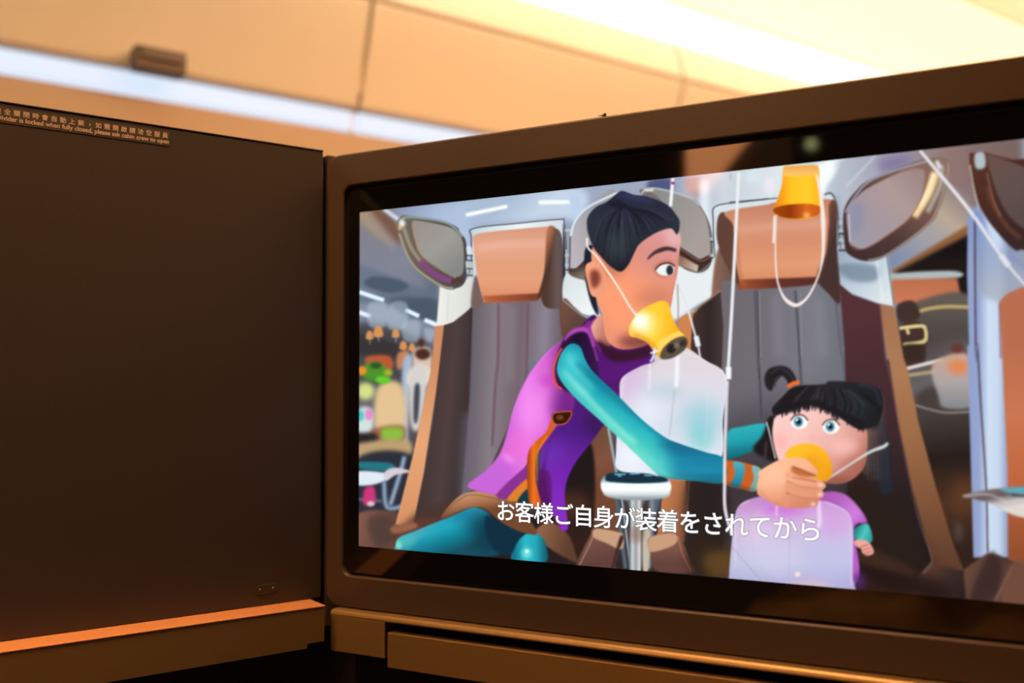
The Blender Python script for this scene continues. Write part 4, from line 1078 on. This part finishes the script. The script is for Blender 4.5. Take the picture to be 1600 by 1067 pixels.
# ================================================================= ledge, drawer front, under the display
lg = thing('console_ledge', 'bronze ledge and end block running under the display frame', 'ledge', DISPLAY_AT, DISPLAY_TURN)
pr = [(.045, -.0550), (-.0085, -.0550), (-.0115, -.0555), (-.0132, -.0567), (-.0140, -.0584), (-.0140, -.0596), (.045, -.0596)]
link('top_trim', extrude_profile(pr, -.0205, .60), M_gold, lg)
link('end_block', BX(-.0205, .0378, -.0139, .045, -.0910, -.0597, .0008), M_gold, lg)
bk = link('body', BX(.0382, .60, .020, .045, -1.00, -.0598), M_void, lg)
bk = link('kick_panel', BX(-.02, .038, .0205, .045, -1.00, -.0915), M_void, lg)
dr = thing('tray_drawer', 'flat bronze tray drawer front beneath the black slot under the display', 'drawer', DISPLAY_AT, DISPLAY_TURN)
link('drawer_front', BX(.0404, .60, -.0135, -.003, -.0985, -.0686, .0009), M_gold, dr)
link('tray_edge', BX(.0410, .60, -.0028, .0195, -.0950, -.0720), M_void, dr)

# ================================================================= sliding divider at the left
dv = thing('cabin_divider', 'dark brown privacy divider panel left of the display, notice strip along its top', 'divider', DIVIDER_AT, DIVIDER_TURN)
link('panel', BX(-.56, -.0028, 0, .022, -.1928, .2143, .0010), M_panel, dv)
link('top_edge', BX(-.56, -.0028, -.0004, .021, .2146, .2158, .0002), M_rubber, dv)
ns = link('notice_strip', rings([(-.36, .1993, -.1443, .2118, .0004, 0.0), (-.36, .1993, -.1443, .2118, .0004, -.0003)], False, True), M_strip, dv)
ns['label'] = 'transparent notice strip with pale lettering'
zh = '完全關閉時會自動上鎖，如需開啟請洽空服員'
items = []
n_ = len(zh)
for i, ch in enumerate(zh):
    x = -.1478 - (n_-1-i)*.1195/18
    if ch == '，':
        items.append((ch, x + .0014, .2071, .0049, 1.))
    else:
        items.append((ch, x, .2061, .0049, 1.))
link('lettering', glyphs(items, .00010, -.0005), M_print, ns)
link('lettering', glyphs([('Divider is locked when fully closed, please ask cabin crew to open', -.2097, .2012, .0050, .975)], .00013, -.0005), M_print, ns)
lk = thing('screw_cover', 'tiny pill-shaped screw plate near the lower right corner of the divider', 'fitting', DIVIDER_AT, DIVIDER_TURN)
link('plate', rings([(-.0655, -.1829, -.0450, -.1748, .0040, 0.0), (-.0655, -.1829, -.0450, -.1748, .0040, -.0004), (-.0650, -.1824, -.0455, -.1753, .0036, -.0006)], False, True), M_panel, lk)
for sx in (-.0613, -.0490):
    bm = bmesh.new()
    bmesh.ops.create_uvsphere(bm, u_segments=12, v_segments=8, radius=.0011, matrix=Matrix.Translation((sx, -.0004, -.1788)))
    link('screw', bm, M_metal, lk, True)

rl = thing('divider_rail', 'copper-topped rail box running below the dark divider panel', 'rail', DIVIDER_AT, DIVIDER_TURN)
cap = [(0.02, -.1930), (-.0300, -.1930), (-.0310, -.1934), (-.0310, -.1940), (-.0300, -.1944), (.02, -.1944)]
link('top_cap', extrude_profile(cap, -.56, -.0140), M_copper, rl)
bm = bmesh.new()
f = [(-.56, -.2278), (-.0307, -.2278), (-.0300, -.2238), (-.0145, -.2238), (-.0145, -.1945), (-.56, -.1945)]
va = [bm.verts.new((x, -.0305, z)) for x, z in f]
vb = [bm.verts.new((x, .02, z)) for x, z in f]
bm.faces.new(va); bm.faces.new(vb)
for i in range(6):
    bm.faces.new((va[i], va[(i+1) % 6], vb[(i+1) % 6], vb[i]))
link('fascia', bm, M_gold, rl)
structure(place(link('wall_lower', BX(-.56, .08, .024, .04, -1.157, -.2), M_dark), DIVIDER_AT, DIVIDER_TURN))

ps = thing('partition_post', 'slim brown post between the divider and the display frame', 'post', DIVIDER_AT, DIVIDER_TURN)
link('post_body', BX(.0018, .062, .001, .020, -.22, .2128, .001), M_post, ps)
link('hinge_gap', BX(-.0026, .0016, .006, .020, -.20, .2110), M_rubber, ps)

# dark speck standing on the top edge of the frame
bm = bmesh.new()
bmesh.ops.create_icosphere(bm, subdivisions=2, radius=1)
for v in bm.verts:
    x, y, z = v.co
    v.co = Vector((x*.0017 + z*.0007, y*.0012, z*.0020 + .0004*math.sin(7*x)))
for v in bmesh.ops.create_cone(bm, segments=8, radius1=.0006, radius2=.0001, depth=.005, matrix=Matrix.Translation((-.0030, 0, .0004)) @ Matrix.Rotation(math.radians(-80), 4, 'Y'))['verts']:
    pass
sp = link('lint', bm, M_speck, None, True)
place(sp, (0, 0, 0), DISPLAY_TURN)
sp.location = Vector(DISPLAY_AT) + Matrix.Rotation(DISPLAY_TURN, 3, 'Z') @ Vector((.2402, -.001, .3546))
tag(sp, 'tiny black speck of lint on top edge of the display frame', 'lint')

# ================================================================= the viewer's own seat: seen only as a reflection in the glass
def blanket():
    bm = bmesh.new()
    nx, ny = 60, 50
    g = []
    for j in range(ny+1):
        row = []
        for i in range(nx+1):
            x, y = .00 + .75*i/nx, -.80 - .85*j/ny
            w = min(1, max(0, (-y-.80)/.36))
            z = .58 + .15*w*w*(3-2*w) - .22*max(0, .09-x) - .05*max(0, x-.25) + .035*math.exp(-((x-.22)/.08)**2) + .025*math.exp(-((x-.52)/.10)**2) - .02*math.exp(-((x-.37)/.05)**2)
            z += .006*math.sin(31*x+6*y) + .005*math.sin(27*y-19*x) + .004*math.sin(60*x+13*y)
            z += .010*math.sin(44*x-9*y+2*math.sin(9*y))
            row.append(bm.verts.new((x, y, z)))
        g.append(row)
    for j in range(ny):
        for i in range(nx):
            bm.faces.new((g[j][i], g[j][i+1], g[j+1][i+1], g[j+1][i]))
    bmesh.ops.solidify(bm, geom=bm.faces[:], thickness=.012)
    return bm
bl = link('blanket', blanket(), M_blanket, None, True)
place(bl, (DISPLAY_AT[0], DISPLAY_AT[1], 0), DISPLAY_TURN)
tag(bl, 'rumpled ochre brown blanket reflected along the bottom of the display', 'blanket')

# seat shell, added amber glow plate and reading light behind the viewer; the glass mirrors them
M_amber = mat('amber_glow', (.5, .4, .3), .4, emit=(1.0, .36, .13), strength=8.0)
M_pale = mat('reading_lens', (.5, .5, .4), .4, emit=(.75, .85, .38), strength=5.0)
sh = thing('seat_shell', 'dark suite seat shell behind the viewer, only mirrored in the glass', 'seat', (DISPLAY_AT[0], DISPLAY_AT[1], 0), DISPLAY_TURN)
link('back_shell', BX(-.50, .62, -1.78, -1.72, 0, 1.45, .02), M_leather, sh)
link('seat_base', BX(-.48, .60, -1.70, -.98, 0, .55, .03), M_leather, sh)
wl = thing('mirror_glow_plate', 'added amber glow plate standing in for the ceiling light mirrored in the top border glass', 'lamp', DISPLAY_AT, DISPLAY_TURN)
bm = bmesh.new()
q = [(-.192, .60), (-.145, .60), (.035, .80), (-.192, .80)]
va = [bm.verts.new((x, -1.500, z)) for x, z in q]
vb = [bm.verts.new((x, -1.520, z)) for x, z in q]
bm.faces.new(va); bm.faces.new(vb)
for i in range(4):
    bm.faces.new((va[i], va[(i+1) % 4], vb[(i+1) % 4], vb[i]))
link('lens', bm, M_amber, wl)  # added glowing plate, outline shaped for the warm reflection in the glass
link('back_plate', BX(-.20, .05, -1.545, -1.5205, .59, .81, .004), M_leather, wl)
link('arm', BX(-.09, -.06, -1.72, -1.546, .40, .62, .004), M_leather, wl)
rd = thing('reading_light', 'small pale green reading light mirrored in the top border glass', 'lamp', DISPLAY_AT, DISPLAY_TURN)
bm = bmesh.new()
bmesh.ops.create_uvsphere(bm, u_segments=20, v_segments=12, radius=.013, matrix=Matrix.Translation((.095, -1.50, .677)))
link('lens', bm, M_pale, rd, True)
bm = bmesh.new()
bmesh.ops.create_cone(bm, segments=24, radius1=.020, radius2=.014, depth=.05, cap_ends=True, matrix=Matrix.Translation((.095, -1.535, .677)) @ Matrix.Rotation(math.radians(90), 4, 'X'))
link('housing', bm, M_leather, rd, True)
link('arm', BX(.088, .102, -1.72, -1.56, .42, .69, .003), M_leather, rd)
ld = bpy.data.lights.new('blanket_fill', 'SPOT')  # added amber spot that brightens the blanket for its reflection
ld.energy = 105
ld.color = (1.0, .55, .22)
ld.spot_size = math.radians(44)
ld.spot_blend = .8
ld.shadow_soft_size = .02
lo = bpy.data.objects.new('blanket_fill', ld)
col.objects.link(lo)
lo.parent = rd
lo.location = (.105, -1.45, .66)
lo.rotation_euler = (Vector((.25, -1.05, -.28)) - Vector(lo.location)).to_track_quat('-Z', 'Y').to_euler()
